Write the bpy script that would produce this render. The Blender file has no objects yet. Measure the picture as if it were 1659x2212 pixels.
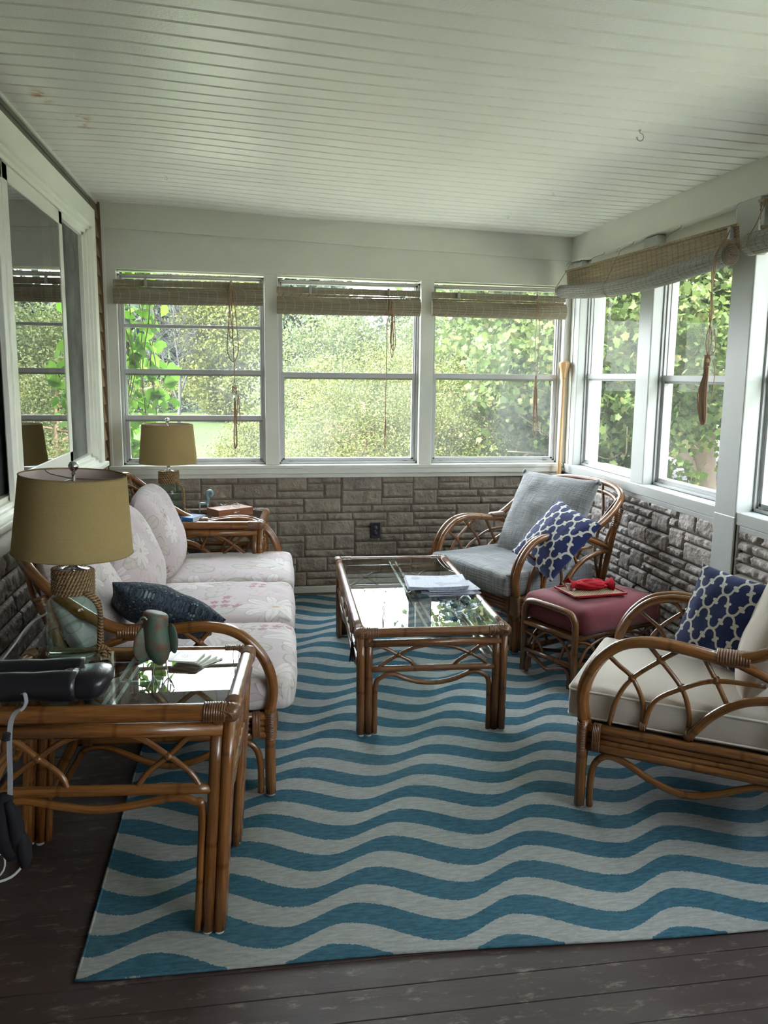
import bpy, math, random
import numpy as np
from mathutils import Vector, Matrix, noise as mnoise

# ------------------------------------------------------------------ camera, world, sun, exposure
SC = bpy.context.scene
COL = SC.collection
cam_d = bpy.data.cameras.new('camera')
cam_d.lens = 1800.0 / 2212.0 * 36.0
cam_d.sensor_width = 36.0
cam_d.sensor_fit = 'AUTO'
cam_d.clip_start = 0.02
cam_d.clip_end = 500
cam = bpy.data.objects.new('camera', cam_d)
COL.objects.link(cam)
_r = Vector((0.987304, -0.158491, 0.010589)); _d = Vector((-0.015148, -0.160303, -0.986952)); _f = Vector((0.15812, 0.97426, -0.160669))
cam.matrix_world = Matrix(((_r.x, -_d.x, -_f.x, 0.0), (_r.y, -_d.y, -_f.y, 0.0), (_r.z, -_d.z, -_f.z, 1.55), (0, 0, 0, 1)))
SC.camera = cam
SC.view_settings.view_transform = 'Standard'
SC.view_settings.look = 'None'
SC.view_settings.gamma = 1.0
SC.view_settings.use_curve_mapping = False
SC.view_settings.exposure = 1.32
try:
    SC.cycles.max_bounces = 12
    SC.cycles.diffuse_bounces = 8
    SC.cycles.glossy_bounces = 5
    SC.cycles.transmission_bounces = 9
    SC.cycles.transparent_max_bounces = 24
    SC.cycles.sample_clamp_indirect = 6.0
    SC.cycles.use_denoising = True
    SC.cycles.caustics_reflective = False
    SC.cycles.caustics_refractive = False
except Exception:
    pass
SKY = 9.5
world = bpy.data.worlds.new('sky')
SC.world = world
world.use_nodes = True
_nt = world.node_tree
_bg = _nt.nodes['Background']
_tc = _nt.nodes.new('ShaderNodeTexCoord')
_sep = _nt.nodes.new('ShaderNodeSeparateXYZ')
_nt.links.new(_tc.outputs['Generated'], _sep.inputs[0])
_rp = _nt.nodes.new('ShaderNodeValToRGB')
_nt.links.new(_sep.outputs['Z'], _rp.inputs[0])
_rp.color_ramp.elements[0].position = 0.0
_rp.color_ramp.elements[0].color = (0.93, 0.95, 1.0, 1)
_rp.color_ramp.elements[1].position = 0.7
_rp.color_ramp.elements[1].color = (0.80, 0.89, 1.0, 1)
_nt.links.new(_rp.outputs[0], _bg.inputs[0])
_bg.inputs[1].default_value = SKY
sun_d = bpy.data.lights.new('sun', 'SUN')
sun_d.energy = 16.0
sun_d.angle = math.radians(2.0)
sun_d.color = (1.0, 0.95, 0.84)
sun = bpy.data.objects.new('sun', sun_d)
COL.objects.link(sun)
sun.rotation_euler = Vector((-0.50, -0.42, 0.95)).to_track_quat('Z', 'Y').to_euler()

# ------------------------------------------------------------------ tagging helpers
def tag(o, label=None, cat=None, group=None, kind=None):
    if label: o['label'] = label
    if cat: o['category'] = cat
    if group: o['group'] = group
    if kind: o['kind'] = kind
    return o

def empty(name, loc=(0, 0, 0), rz=0.0, label=None, cat=None, group=None, kind=None, rot=None):
    o = bpy.data.objects.new(name, None)
    COL.objects.link(o)
    o.empty_display_size = 0.05
    o.location = loc
    o.rotation_euler = rot if rot else (0, 0, rz)
    return tag(o, label, cat, group, kind)

def copy_tree(o, parent=None):
    c = o.copy(); COL.objects.link(c)
    if parent: c.parent = parent
    for ch in list(o.children):
        copy_tree(ch, c)
    return c

# ------------------------------------------------------------------ mesh builder
def rotm(rx=0, ry=0, rz=0):
    return np.array(Matrix.Rotation(rz, 3, 'Z') @ Matrix.Rotation(ry, 3, 'Y') @ Matrix.Rotation(rx, 3, 'X'))

def cr(pts, sub, closed=False):
    P = np.array(pts, float)
    n = len(P)
    if n < 3 or sub < 2: return P
    out = []
    rng = range(n if closed else n - 1)
    for i in rng:
        if closed:
            a, b, c, d = P[(i - 1) % n], P[i], P[(i + 1) % n], P[(i + 2) % n]
        else:
            b, c = P[i], P[i + 1]
            a = P[i - 1] if i > 0 else 2 * b - c
            d = P[i + 2] if i + 2 < n else 2 * c - b
        for k in range(sub):
            t = k / sub
            out.append(0.5 * ((2 * b) + (-a + c) * t + (2 * a - 5 * b + 4 * c - d) * t * t + (-a + 3 * b - 3 * c + d) * t ** 3))
    if not closed: out.append(P[-1])
    return np.array(out)

class MB:
    def __init__(s):
        s.v = []; s.f = []; s.uv = []; s.sm = []; s.n = 0
    def add(s, V, F, UV=None, smooth=True):
        V = np.asarray(V, float)
        for f in F: s.f.append(tuple(i + s.n for i in f))
        s.uv.extend(UV if UV is not None else [None] * len(F))
        s.sm.extend([smooth] * len(F))
        s.v.append(V); s.n += len(V)
        return s
    def box(s, x0, x1, y0, y1, z0, z1, R=None, at=(0, 0, 0), M=None):
        V = np.array([(x, y, z) for z in (z0, z1) for y in (y0, y1) for x in (x0, x1)], float)
        if R is not None: V = V @ np.asarray(R).T
        V = V + np.array(at)
        return s.add(V, [(0, 2, 3, 1), (4, 5, 7, 6), (0, 1, 5, 4), (2, 6, 7, 3), (0, 4, 6, 2), (1, 3, 7, 5)], None, False)
    def bar(s, a, b, w, h, up=(0, 0, 1)):
        a = np.array(a, float); b = np.array(b, float); d = b - a; L = np.linalg.norm(d); d /= L
        u = np.array(up, float); x = np.cross(d, u); x /= np.linalg.norm(x); u = np.cross(x, d)
        V = []
        for p in (a, b):
            for sx, su in ((-1, -1), (1, -1), (1, 1), (-1, 1)):
                V.append(p + x * sx * w / 2 + u * su * h / 2)
        return s.add(V, [(0, 3, 2, 1), (4, 5, 6, 7), (0, 1, 5, 4), (1, 2, 6, 5), (2, 3, 7, 6), (3, 0, 4, 7)], None, False)
    def tube(s, pts, r, n=10, sub=6, closed=False, cap=True, asp=1.0, side=None, uoff=0.0):
        P = cr(pts, sub, closed)
        m = len(P)
        if np.ndim(r) > 0:
            rr = np.interp(np.linspace(0, 1, m), np.linspace(0, 1, len(r)), r)
        else: rr = np.full(m, float(r))
        T = np.zeros_like(P)
        if closed: T = np.roll(P, -1, 0) - np.roll(P, 1, 0)
        else:
            T[1:-1] = P[2:] - P[:-2]; T[0] = P[1] - P[0]; T[-1] = P[-1] - P[-2]
        T /= np.maximum(np.linalg.norm(T, axis=1, keepdims=True), 1e-9)
        ref = np.array(side, float) if side is not None else (np.array([0, 0, 1.0]) if abs(T[0][2]) < 0.9 else np.array([1.0, 0, 0]))
        u = ref - T[0] * (ref @ T[0]); u /= np.linalg.norm(u)
        U = []
        for i in range(m):
            if side is not None:
                w = ref - T[i] * (ref @ T[i]); nn = np.linalg.norm(w)
                u = w / nn if nn > 1e-3 else u
            else:
                u = u - T[i] * (u @ T[i]); u /= np.linalg.norm(u)
            U.append(u)
        U = np.array(U); W = np.cross(T, U)
        a = np.linspace(0, 2 * math.pi, n, endpoint=False)
        V = P[:, None, :] + rr[:, None, None] * (np.cos(a)[None, :, None] * U[:, None, :] * asp + np.sin(a)[None, :, None] * W[:, None, :])
        V = V.reshape(-1, 3)
        L = np.concatenate([[0], np.cumsum(np.linalg.norm(np.diff(P, axis=0), axis=1))]) + uoff
        F = []; UV = []
        for i in range(m if closed else m - 1):
            j = (i + 1) % m
            Lj = L[j] if j > i else L[i] + 0.01
            for k in range(n):
                k2 = (k + 1) % n
                F.append((i * n + k, i * n + k2, j * n + k2, j * n + k))
                UV.append(((L[i], k / n), (L[i], (k + 1) / n), (Lj, (k + 1) / n), (Lj, k / n)))
        if cap and not closed:
            F.append(tuple(range(n - 1, -1, -1))); UV.append(None)
            F.append(tuple((m - 1) * n + k for k in range(n))); UV.append(None)
        return s.add(V, F, UV)
    def lathe(s, prof, c=(0, 0, 0), n=32, R=None, sy=1.0):
        m = len(prof); V = []
        for (r, z) in prof:
            for k in range(n):
                a = 2 * math.pi * k / n
                V.append((r * math.cos(a), r * math.sin(a) * sy, z))
        V = np.array(V)
        if R is not None: V = V @ np.asarray(R).T
        V = V + np.array(c)
        F = []; UV = []
        for i in range(m - 1):
            for k in range(n):
                k2 = (k + 1) % n
                F.append((i * n + k, i * n + k2, (i + 1) * n + k2, (i + 1) * n + k))
                UV.append(((k / n, i / m), ((k + 1) / n, i / m), ((k + 1) / n, (i + 1) / m), (k / n, (i + 1) / m)))
        return s.add(V, F, UV)
    def grid(s, V, nu, nv, smooth=True, flip=False, uvs=None, wrap=False):
        F = []; UV = []
        for i in range(nu - 1):
            for j in range(nv - 1 if not wrap else nv):
                j2 = (j + 1) % nv
                q = (i * nv + j, (i + 1) * nv + j, (i + 1) * nv + j2, i * nv + j2)
                if flip: q = q[::-1]
                F.append(q)
                if uvs is not None: UV.append(tuple(tuple(uvs[k]) for k in q))
                else: UV.append(None)
        return s.add(V, F, UV, smooth)
    def rings(s, a, b, r, count, n=12, asp=1.0, side=None, amp=0.0022):
        a = np.array(a, float); b = np.array(b, float)
        m = count * 4 + 1
        pts = [a + (b - a) * i / (m - 1) for i in range(m)]
        rr = [r + amp * abs(math.sin(math.pi * i / 4)) for i in range(m)]
        rr = np.array(rr)
        return s.tube(pts, rr, n, 1, asp=asp, side=side)
    def mesh(s, name):
        me = bpy.data.meshes.new(name)
        V = np.concatenate(s.v) if s.v else np.zeros((0, 3))
        me.from_pydata(V.tolist(), [], s.f)
        me.polygons.foreach_set('use_smooth', s.sm)
        uvl = me.uv_layers.new(name='UVMap')
        buf = np.zeros((len(me.loops), 2), np.float32)
        k = 0
        for f, u in zip(s.f, s.uv):
            if u is not None:
                buf[k:k + len(f)] = u
            k += len(f)
        uvl.data.foreach_set('uv', buf.ravel())
        me.validate(clean_customdata=False); me.update()
        return me
    def build(s, name, mat, parent=None, label=None, bevel=0.0, kind=None, cat=None, group=None, loc=None, rot=None, autosmooth=False):
        me = s.mesh(name)
        me.materials.append(mat)
        o = bpy.data.objects.new(name, me)
        COL.objects.link(o)
        if parent: o.parent = parent
        if loc is not None: o.location = loc
        if rot is not None: o.rotation_euler = rot
        if bevel > 0:
            md = o.modifiers.new('bevel', 'BEVEL'); md.width = bevel; md.segments = 2; md.limit_method = 'ANGLE'; md.angle_limit = math.radians(50)
        return tag(o, label, cat, group, kind)

# ------------------------------------------------------------------ node expressions
class NT:
    def __init__(s, name, rough=0.5, spec=0.5):
        s.m = bpy.data.materials.new(name); s.m.use_nodes = True
        s.t = s.m.node_tree; s.bsdf = s.t.nodes['Principled BSDF']; s.out = s.t.nodes['Material Output']
        s.bsdf.inputs['Roughness'].default_value = rough
        s.bsdf.inputs['Specular IOR Level'].default_value = spec
        s._tc = None
    def node(s, typ, **kw):
        n = s.t.nodes.new(typ)
        for k, v in kw.items(): setattr(n, k, v)
        return n
    def put(s, sock, val):
        if isinstance(val, X): s.t.links.new(val.o, sock)
        elif isinstance(val, (tuple, list)):
            if len(val) == 3 and sock.type == 'RGBA': val = (*val, 1)
            sock.default_value = val
        else: sock.default_value = val
    def tc(s, which='Object'):
        if s._tc is None: s._tc = s.node('ShaderNodeTexCoord')
        return X(s, s._tc.outputs[which])
    def xyz(s, vec):
        n = s.node('ShaderNodeSeparateXYZ'); s.put(n.inputs[0], vec)
        return X(s, n.outputs[0]), X(s, n.outputs[1]), X(s, n.outputs[2])
    def vec(s, x, y, z=0.0):
        n = s.node('ShaderNodeCombineXYZ')
        for i, v in enumerate((x, y, z)): s.put(n.inputs[i], v)
        return X(s, n.outputs[0])
    def noise(s, vec, scale=5, detail=4, rough=0.5, dist=0.0):
        n = s.node('ShaderNodeTexNoise'); s.put(n.inputs['Vector'], vec); n.inputs['Scale'].default_value = scale
        n.inputs['Detail'].default_value = detail; n.inputs['Roughness'].default_value = rough; n.inputs['Distortion'].default_value = dist
        return X(s, n.outputs['Fac'])
    def noisec(s, vec, scale=5, detail=2):
        n = s.node('ShaderNodeTexNoise'); s.put(n.inputs['Vector'], vec); n.inputs['Scale'].default_value = scale
        n.inputs['Detail'].default_value = detail
        return X(s, n.outputs['Color'])
    def voro(s, vec, scale=5, feature='F1', out='Distance', rnd=1.0):
        n = s.node('ShaderNodeTexVoronoi', feature=feature); s.put(n.inputs['Vector'], vec); n.inputs['Scale'].default_value = scale
        n.inputs['Randomness'].default_value = rnd
        return X(s, n.outputs[out])
    def white(s, vec):
        n = s.node('ShaderNodeTexWhiteNoise', noise_dimensions='3D'); s.put(n.inputs['Vector'], vec)
        return X(s, n.outputs['Value']), X(s, n.outputs['Color'])
    def island(s):
        n = s.node('ShaderNodeNewGeometry'); return X(s, n.outputs['Random Per Island'])
    def mix(s, f, a, b):
        n = s.node('ShaderNodeMix', data_type='RGBA'); n.clamp_factor = True
        s.put(n.inputs[0], f); s.put(n.inputs[6], a); s.put(n.inputs[7], b)
        return X(s, n.outputs[2])
    def ramp(s, f, stops, interp='LINEAR'):
        n = s.node('ShaderNodeValToRGB'); n.color_ramp.interpolation = interp
        els = n.color_ramp.elements
        while len(els) < len(stops): els.new(0.5)
        for e, (p, c) in zip(els, stops): e.position = p; e.color = (*c, 1)
        s.put(n.inputs[0], f); return X(s, n.outputs[0])
    def sstep(s, v, a, b):
        n = s.node('ShaderNodeMapRange', interpolation_type='SMOOTHSTEP'); s.put(n.inputs[0], v)
        s.put(n.inputs[1], a); s.put(n.inputs[2], b)
        return X(s, n.outputs[0])
    def base(s, c): s.put(s.bsdf.inputs['Base Color'], c); return s
    def bump(s, h, dist=0.002, strength=1.0):
        n = s.node('ShaderNodeBump'); n.inputs['Distance'].default_value = dist; n.inputs['Strength'].default_value = strength
        s.put(n.inputs['Height'], h); s.t.links.new(n.outputs[0], s.bsdf.inputs['Normal']); return s

class X:
    def __init__(s, t, o): s.t = t; s.o = o
    def _m(s, op, *a, rev=False):
        n = s.t.node('ShaderNodeMath', operation=op)
        args = [s, *a]
        if rev: args = [a[0], s]
        for i, v in enumerate(args): s.t.put(n.inputs[i], v)
        return X(s.t, n.outputs[0])
    def __add__(s, b): return s._m('ADD', b)
    __radd__ = __add__
    def __sub__(s, b): return s._m('SUBTRACT', b)
    def __rsub__(s, b): return s._m('SUBTRACT', b, rev=True)
    def __mul__(s, b): return s._m('MULTIPLY', b)
    __rmul__ = __mul__
    def __truediv__(s, b): return s._m('DIVIDE', b)
    def abs(s): return s._m('ABSOLUTE')
    def floor(s): return s._m('FLOOR')
    def frac(s): return s._m('FRACT')
    def sin(s): return s._m('SINE')
    def cos(s): return s._m('COSINE')
    def sqrt(s): return s._m('SQRT')
    def min(s, b): return s._m('MINIMUM', b)
    def max(s, b): return s._m('MAXIMUM', b)
    def lt(s, b): return s._m('LESS_THAN', b)
    def gt(s, b): return s._m('GREATER_THAN', b)
    def atan2(s, b): return s._m('ARCTAN2', b)
    def pow(s, b): return s._m('POWER', b)
    def round(s): return s._m('ROUND')

def plain(name, c, rough=0.5, spec=0.5, metal=0.0, vary=0.08, scale=30, bump=0.0, coat=0.0, coords='Object'):
    t = NT(name, rough, spec)
    c2 = tuple(min(1, x * (1 + vary)) for x in c); c1 = tuple(x * (1 - vary) for x in c)
    nz = t.noise(t.tc(coords), scale, 3)
    t.base(t.mix(nz, c1, c2))
    t.bsdf.inputs['Metallic'].default_value = metal
    t.bsdf.inputs['Coat Weight'].default_value = coat
    t.bsdf.inputs['Coat Roughness'].default_value = 0.15
    if bump > 0: t.bump(nz, bump)
    return t.m

MAT = {}
# painted trim
def mk_paint(name, c, dirt=(0.42, 0.36, 0.28), rough=0.38):
    t = NT(name, rough, 0.5); o = t.tc()
    n1 = t.noise(o, 2.5, 5, 0.6); n2 = t.noise(o, 26, 5, 0.7)
    m = t.mix(t.sstep(n1, 0.35, 0.75), c, tuple(x * 0.93 for x in c))
    m = t.mix(t.sstep(n2, 0.66, 0.8) * 0.35, m, dirt)
    t.base(m); t.bump(t.noise(o, 60, 3), 0.0004)
    return t.m
MAT['trim'] = mk_paint('white_painted_trim', (0.67, 0.67, 0.615))
MAT['trim_darkened'] = mk_paint('white_trim_darkened', (0.46, 0.475, 0.455), rough=0.38)  # same white paint, colour darkened to offset strong window light
MAT['vinyl'] = mk_paint('bright_white_vinyl_frame', (0.88, 0.88, 0.80), rough=0.3)
MAT['alu'] = mk_paint('aluminium_sash_paint', (0.43, 0.43, 0.43), rough=0.35)
MAT['rail_dark'] = plain('grey_rail', (0.22, 0.22, 0.22), 0.5)
# ceiling
t = NT('ceiling_panel', 0.30, 0.5); o = t.tc()
x_, y_, z_ = t.xyz(o)
nb = t.noise(t.vec(x_ * 1.0, y_ * 6.0, z_), 2.0, 3)
rust = t.noise(o, 9, 5, 0.7)
d1 = ((x_ + 0.72) * (x_ + 0.72) * 2.2 + (y_ - 4.05) * (y_ - 4.05)).sqrt()
d2 = ((x_ + 0.80) * (x_ + 0.80) * 5.0 + (y_ - 3.72) * (y_ - 3.72)).sqrt()
spot = t.sstep(d1.min(d2 + 0.03), 0.16, 0.04) * t.sstep(rust, 0.50, 0.60)
fleck = t.noise(o, 160, 2)
c = t.mix(nb, (0.79, 0.775, 0.735), (0.83, 0.815, 0.775))
c = t.mix(t.sstep(fleck, 0.6, 0.75) * 0.25, c, (0.85, 0.85, 0.80))
c = t.mix(spot, c, (0.50, 0.20, 0.06))
t.base(c); t.bump(t.noise(o, 110, 3), 0.0015); MAT['ceiling'] = t.m
# floor boards: dark worn paint
t = NT('dark_painted_boards', 0.38, 0.5); o = t.tc(); x_, y_, z_ = t.xyz(o)
nz = t.noise(t.vec(x_ * 0.8, y_ * 6, z_), 3, 5); wear = t.noise(t.vec(x_ * 0.6, y_ * 1.6, z_), 16, 8, 0.72); dust = t.noise(o, 1.4, 4)
c = t.mix(nz, (0.030, 0.017, 0.016), (0.058, 0.036, 0.033))
c = t.mix(t.sstep(wear, 0.54, 0.68) * 0.8, c, (0.20, 0.155, 0.13))
c = t.mix(t.sstep(dust, 0.5, 0.75) * 0.3, c, (0.12, 0.10, 0.095))
scr = t.noise(t.vec(x_ * 1.0, y_ * 14, z_), 9, 3, 0.8)
c = t.mix(t.sstep(scr, 0.70, 0.74) * 0.6, c, (0.30, 0.26, 0.23))
t.base(c); t.put(t.bsdf.inputs['Roughness'], t.noise(o, 6, 4) * 0.3 + 0.42); t.bump(nz + wear * 0.4, 0.002); MAT['floor'] = t.m
# stone
def mk_stone(name, a, b, cc, rough=0.42):
    t = NT(name, rough, 0.5); o = t.tc()
    isl = t.island(); n1 = t.noise(o, 7, 6, 0.65); n2 = t.noise(o, 60, 4, 0.6)
    c = t.mix(isl, a, b); c = t.mix(t.sstep(n1, 0.35, 0.7), c, cc)
    c = t.mix(n2 * 0.35, c, tuple(x * 0.6 for x in a))
    t.base(c); t.bump(n1 * 1.0 + n2 * 0.5, 0.014, 1.0)
    return t.m
MAT['stone'] = mk_stone('grey_brown_stone_panel', (0.185, 0.148, 0.118), (0.275, 0.222, 0.175), (0.36, 0.295, 0.235))
MAT['stone2'] = mk_stone('rough_ledge_stone', (0.25, 0.215, 0.195), (0.36, 0.315, 0.285), (0.50, 0.44, 0.40), 0.6)
MAT['mortar'] = plain('mortar', (0.13, 0.115, 0.10), 0.8, 0.2, bump=0.002)
# rattan
def mk_rattan(name, lo, hi, rough=0.26):
    t = NT(name, rough, 0.5); uv = t.tc('UV'); u, v, w = t.xyz(uv); isl = t.island()
    n1 = t.noise(t.vec(u * 5.0 + isl * 37.0, v * 9.0 + isl * 11.0, isl * 9.0), 1.0, 4, 0.6)
    n2 = t.noise(t.vec(u * 14.0, v * 60.0, isl * 20), 1.0, 3, 0.6)
    c = t.mix(t.sstep(n1 * 0.7 + n2 * 0.3, 0.32, 0.68), lo, hi)
    c = t.mix(isl * 0.45, c, tuple(x * 0.62 for x in lo))
    band = (u * 3.1 + isl * 5.0).frac()
    c = t.mix(t.sstep((band - 0.5).abs(), 0.035, 0.005) * 0.45, c, tuple(x * 0.45 for x in lo))
    t.base(c); t.bump(n2, 0.0006); t.bsdf.inputs['Coat Weight'].default_value = 0.5; t.bsdf.inputs['Coat Roughness'].default_value = 0.12
    return t.m
MAT['rattan'] = mk_rattan('honey_brown_rattan', (0.135, 0.046, 0.012), (0.345, 0.140, 0.036))
MAT['rattan_d'] = mk_rattan('dark_brown_rattan', (0.125, 0.048, 0.018), (0.275, 0.115, 0.045))
MAT['wrap'] = mk_rattan('rattan_binding', (0.115, 0.042, 0.014), (0.25, 0.105, 0.038), 0.4)
# fabrics
def weave(t, scale=900, amt=0.0005):
    x, y, z = t.xyz(t.tc('UV'))
    w = (x * scale).sin() * 0.5 + (y * scale).sin() * 0.5
    return w
def mk_fabric(name, c, c2, rough=0.9, sheen=0.25, nscale=14, wv=700):
    t = NT(name, rough, 0.2); o = t.tc(); n1 = t.noise(o, nscale, 4); n2 = t.noise(o, 150, 2)
    t.base(t.mix(n1, t.mix(n2, c, c2), c2)); t.bump(n2 * 0.6 + t.noise(o, 9, 2) * 1.5, 0.0012)
    t.bsdf.inputs['Sheen Weight'].default_value = sheen
    return t.m
t = NT('grey_slub_linen', 0.9, 0.2); uv = t.tc('UV'); u, v, w = t.xyz(uv)
s1 = t.noise(t.vec(u * 120, v * 5, 0.0), 1.0, 3); s2 = t.noise(t.vec(u * 5, v * 120, 3.0), 1.0, 3); o = t.tc()
t.base(t.mix(t.sstep(s1 * 0.5 + s2 * 0.5, 0.36, 0.64), (0.185, 0.185, 0.190), (0.325, 0.325, 0.335)))
t.bump(s1 + s2 + t.noise(o, 14, 3) * 1.5, 0.003); t.bsdf.inputs['Sheen Weight'].default_value = 0.2; MAT['grey'] = t.m
MAT['cream'] = mk_fabric('cream_canvas', (0.50, 0.435, 0.375), (0.56, 0.49, 0.425), nscale=5)
MAT['piping'] = mk_fabric('cream_piping', (0.72, 0.69, 0.62), (0.78, 0.75, 0.69))
MAT['maroon'] = mk_fabric('maroon_suede', (0.145, 0.030, 0.040), (0.205, 0.050, 0.062), sheen=0.2, nscale=6)
# trellis pillow
t = NT('navy_trellis_cotton', 0.85, 0.25); uv = t.tc('UV'); u, v, w = t.xyz(uv)
ax0 = (u * 3.1).frac(); ay0 = (v * 2.5 + 0.13).frac()
px = ((ax0 - 0.5).abs() * -1.0 + 0.5); py = ((ay0 - 0.5).abs() * -1.0 + 0.5)   # 0..0.5 from lattice A
def seglen(px, py, x1, y1, x2, y2):
    dx, dy = x2 - x1, y2 - y1; L2 = dx * dx + dy * dy
    h = (((px - x1) * dx + (py - y1) * dy) / L2).max(0.0).min(1.0)
    ex = px - x1 - h * dx; ey = py - y1 - h * dy
    return (ex * ex + ey * ey).sqrt()
ca = ((px * px + (py - 0.30) * (py - 0.30)).sqrt() - 0.2).abs() + (0.29 - py).max(0.0) * 3.0
cb = (((px - 0.5) * (px - 0.5) + (py - 0.20) * (py - 0.20)).sqrt() - 0.2).abs() + (py - 0.21).max(0.0) * 3.0
z1 = seglen(px, py, 0.20, 0.30, 0.335, 0.29); z2 = seglen(px, py, 0.335, 0.29, 0.165, 0.21); z3 = seglen(px, py, 0.165, 0.21, 0.30, 0.20)
dd = ca.min(cb).min(z1).min(z2).min(z3)
n2 = t.noise(t.tc(), 260, 2)
t.base(t.mix(t.sstep(dd, 0.041, 0.033), t.mix(n2, (0.012, 0.020, 0.085), (0.020, 0.032, 0.12)), (0.62, 0.60, 0.56)))
t.bump(t.noise(t.tc(), 25, 3) + n2 * 0.3, 0.003); t.bsdf.inputs['Sheen Weight'].default_value = 0.15; MAT['trellis'] = t.m
# floral
def mk_floral(name, base_c=(0.50, 0.415, 0.435), rot=0.0):
    t = NT(name, 0.85, 0.25); uv = t.tc('UV'); u0, v0, w = t.xyz(uv)
    wob = t.noisec(uv, 5.0, 2); wx, wy, wz = t.xyz(wob)
    u0 = u0 + (wx - 0.5) * 0.10; v0 = v0 + (wy - 0.5) * 0.10
    col = t.mix(t.noise(uv, 2.2, 3), base_c, tuple(min(1, x * 1.10) for x in base_c))
    def layer(col, sc, n, ox, oy, R, line, fill, lc, famt, dens, inner=0.45, linew=0.03, small=False):
        u = u0 * sc + ox; v = v0 * sc + oy
        iu = u.floor(); iv = v.floor(); fu = u - iu - 0.5; fv = v - iv - 0.5
        rv, rc = t.white(t.vec(iu + ox, iv + oy, 1.0)); r1, r2, r3 = t.xyz(rc)
        fu = fu + (r1 - 0.5) * 0.4; fv = fv + (r2 - 0.5) * 0.4
        rad = (fu * fu + fv * fv).sqrt(); an = fv.atan2(fu) + r3 * 6.28
        pet = ((an * (n / 2.0)).cos().abs() * (1 - inner) + inner) * R
        on = rv.lt(dens)
        inside = t.sstep(rad - pet, 0.01, -0.01)
        edge = t.sstep((rad - pet).abs(), linew, linew * 0.35)
        vein = t.sstep(((an * (n / 2.0)).cos().abs()), 0.985, 1.0) * inside
        col = t.mix(inside * on * famt, col, fill)
        col = t.mix((edge + vein * 0.5).min(1.0) * on * line, col, lc)
        col = t.mix(t.sstep(rad, 0.055, 0.035) * on * 0.7, col, (0.42, 0.26, 0.13))
        return col
    col = layer(col, 3.6, 2, 0.45, 0.22, 0.40, 0.75, (0.47, 0.46, 0.40), (0.30, 0.29, 0.24), 0.45, 0.75, 0.12)
    col = layer(col, 4.9, 2, 3.15, 7.62, 0.42, 0.6, (0.55, 0.44, 0.45), (0.38, 0.30, 0.29), 0.35, 0.55, 0.10)
    col = layer(col, 2.3, 9, 0.3, 0.6, 0.40, 0.8, (0.72, 0.67, 0.66), (0.36, 0.31, 0.29), 0.55, 0.6, 0.38, 0.016)
    clus = t.sstep(t.noise(t.vec(u0 * 1.0, v0 * 1.0, 4.0), 3.4, 1), 0.66, 0.70)
    u = u0 * 17.0; v = v0 * 17.0; iu = u.floor(); iv = v.floor(); fu = u - iu - 0.5; fv = v - iv - 0.5
    rad = (fu * fu + fv * fv).sqrt(); an = fv.atan2(fu)
    m = t.sstep(rad - ((an * 2.5).cos().abs() * 0.22 + 0.22), 0.05, -0.05)
    rv_, rc_ = t.white(t.vec(iu, iv, 9.0)); col = t.mix(m * clus * rv_.lt(0.7) * 0.8, col, (0.34, 0.12, 0.16))
    t.base(col); t.bump(t.noise(t.tc(), 12, 4) + t.noise(t.tc(), 200, 1) * 0.15, 0.004)
    t.bsdf.inputs['Sheen Weight'].default_value = 0.15
    return t.m
MAT['floral'] = mk_floral('pale_pink_floral_chintz')
# dark bolster pillow
t = NT('navy_spotted_cotton', 0.9, 0.2); uv = t.tc('UV')
vd = t.voro(uv, 26); vn = t.voro(uv, 13, out='Color'); nn = t.noise(uv, 34, 6, 0.75)
c = t.mix(t.sstep(nn, 0.40, 0.60), (0.012, 0.018, 0.032), (0.055, 0.075, 0.10))
c = t.mix(t.sstep(t.noise(uv, 60, 3), 0.56, 0.62) * 0.5, c, (0.16, 0.20, 0.23))
c = t.mix(t.sstep(vd, 0.30, 0.22) * t.sstep(t.noise(uv, 9, 1), 0.45, 0.5), c, (0.22, 0.28, 0.30))
t.base(c); t.bump(nn, 0.002); MAT['spot'] = t.m
# rug
t = NT('wavy_striped_flatweave', 0.95, 0.15); o = t.tc(); x_, y_, z_ = t.xyz(o)
ph = ((x_ - y_ * 0.455 + 0.731) / 0.505).frac()
desc = (ph / 0.67); asc = ((ph - 0.67) / 0.33)
d_ = (desc.min(1.0) * math.pi).cos() * 0.5
a_ = (asc.max(0.0) * math.pi).cos() * -0.5
wv = t.mix(ph.gt(0.67), t.vec(d_, d_, d_), t.vec(a_, a_, a_))
wvx, _1, _2 = t.xyz(wv)
jag = t.noise(t.vec(x_ * 150.0, y_ * 6.0, 0.0), 1.0, 2) - 0.5
amp = t.noise(t.vec(x_ * 0.9, y_ * 0.9, 2.0), 1.0, 2) * 0.05 + 0.072
vv = (y_ + x_ * 0.07 - wvx * amp - 2.388 + jag * 0.013) / 0.177
fr = vv.frac()
teal = t.sstep(fr, 0.49, 0.50)
pile = t.noise(t.vec(x_ * 60.0, y_ * 260.0, 0.0), 1.0, 3, 0.7); pile2 = t.noise(t.vec(x_ * 22.0, y_ * 90.0, 5.0), 1.0, 4, 0.7)
ct = t.mix(t.sstep(pile2, 0.32, 0.68), (0.029, 0.088, 0.128), (0.058, 0.148, 0.200))
ct = t.mix(t.sstep(pile, 0.62, 0.70) * 0.6, ct, (0.008, 0.035, 0.06))
cc = t.mix(t.sstep(pile2, 0.3, 0.7), (0.265, 0.27, 0.262), (0.375, 0.38, 0.37))
cc = t.mix(t.sstep(pile, 0.70, 0.78) * 0.3, cc, (0.25, 0.25, 0.22))
soil = t.noise(o, 1.8, 4)
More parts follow.
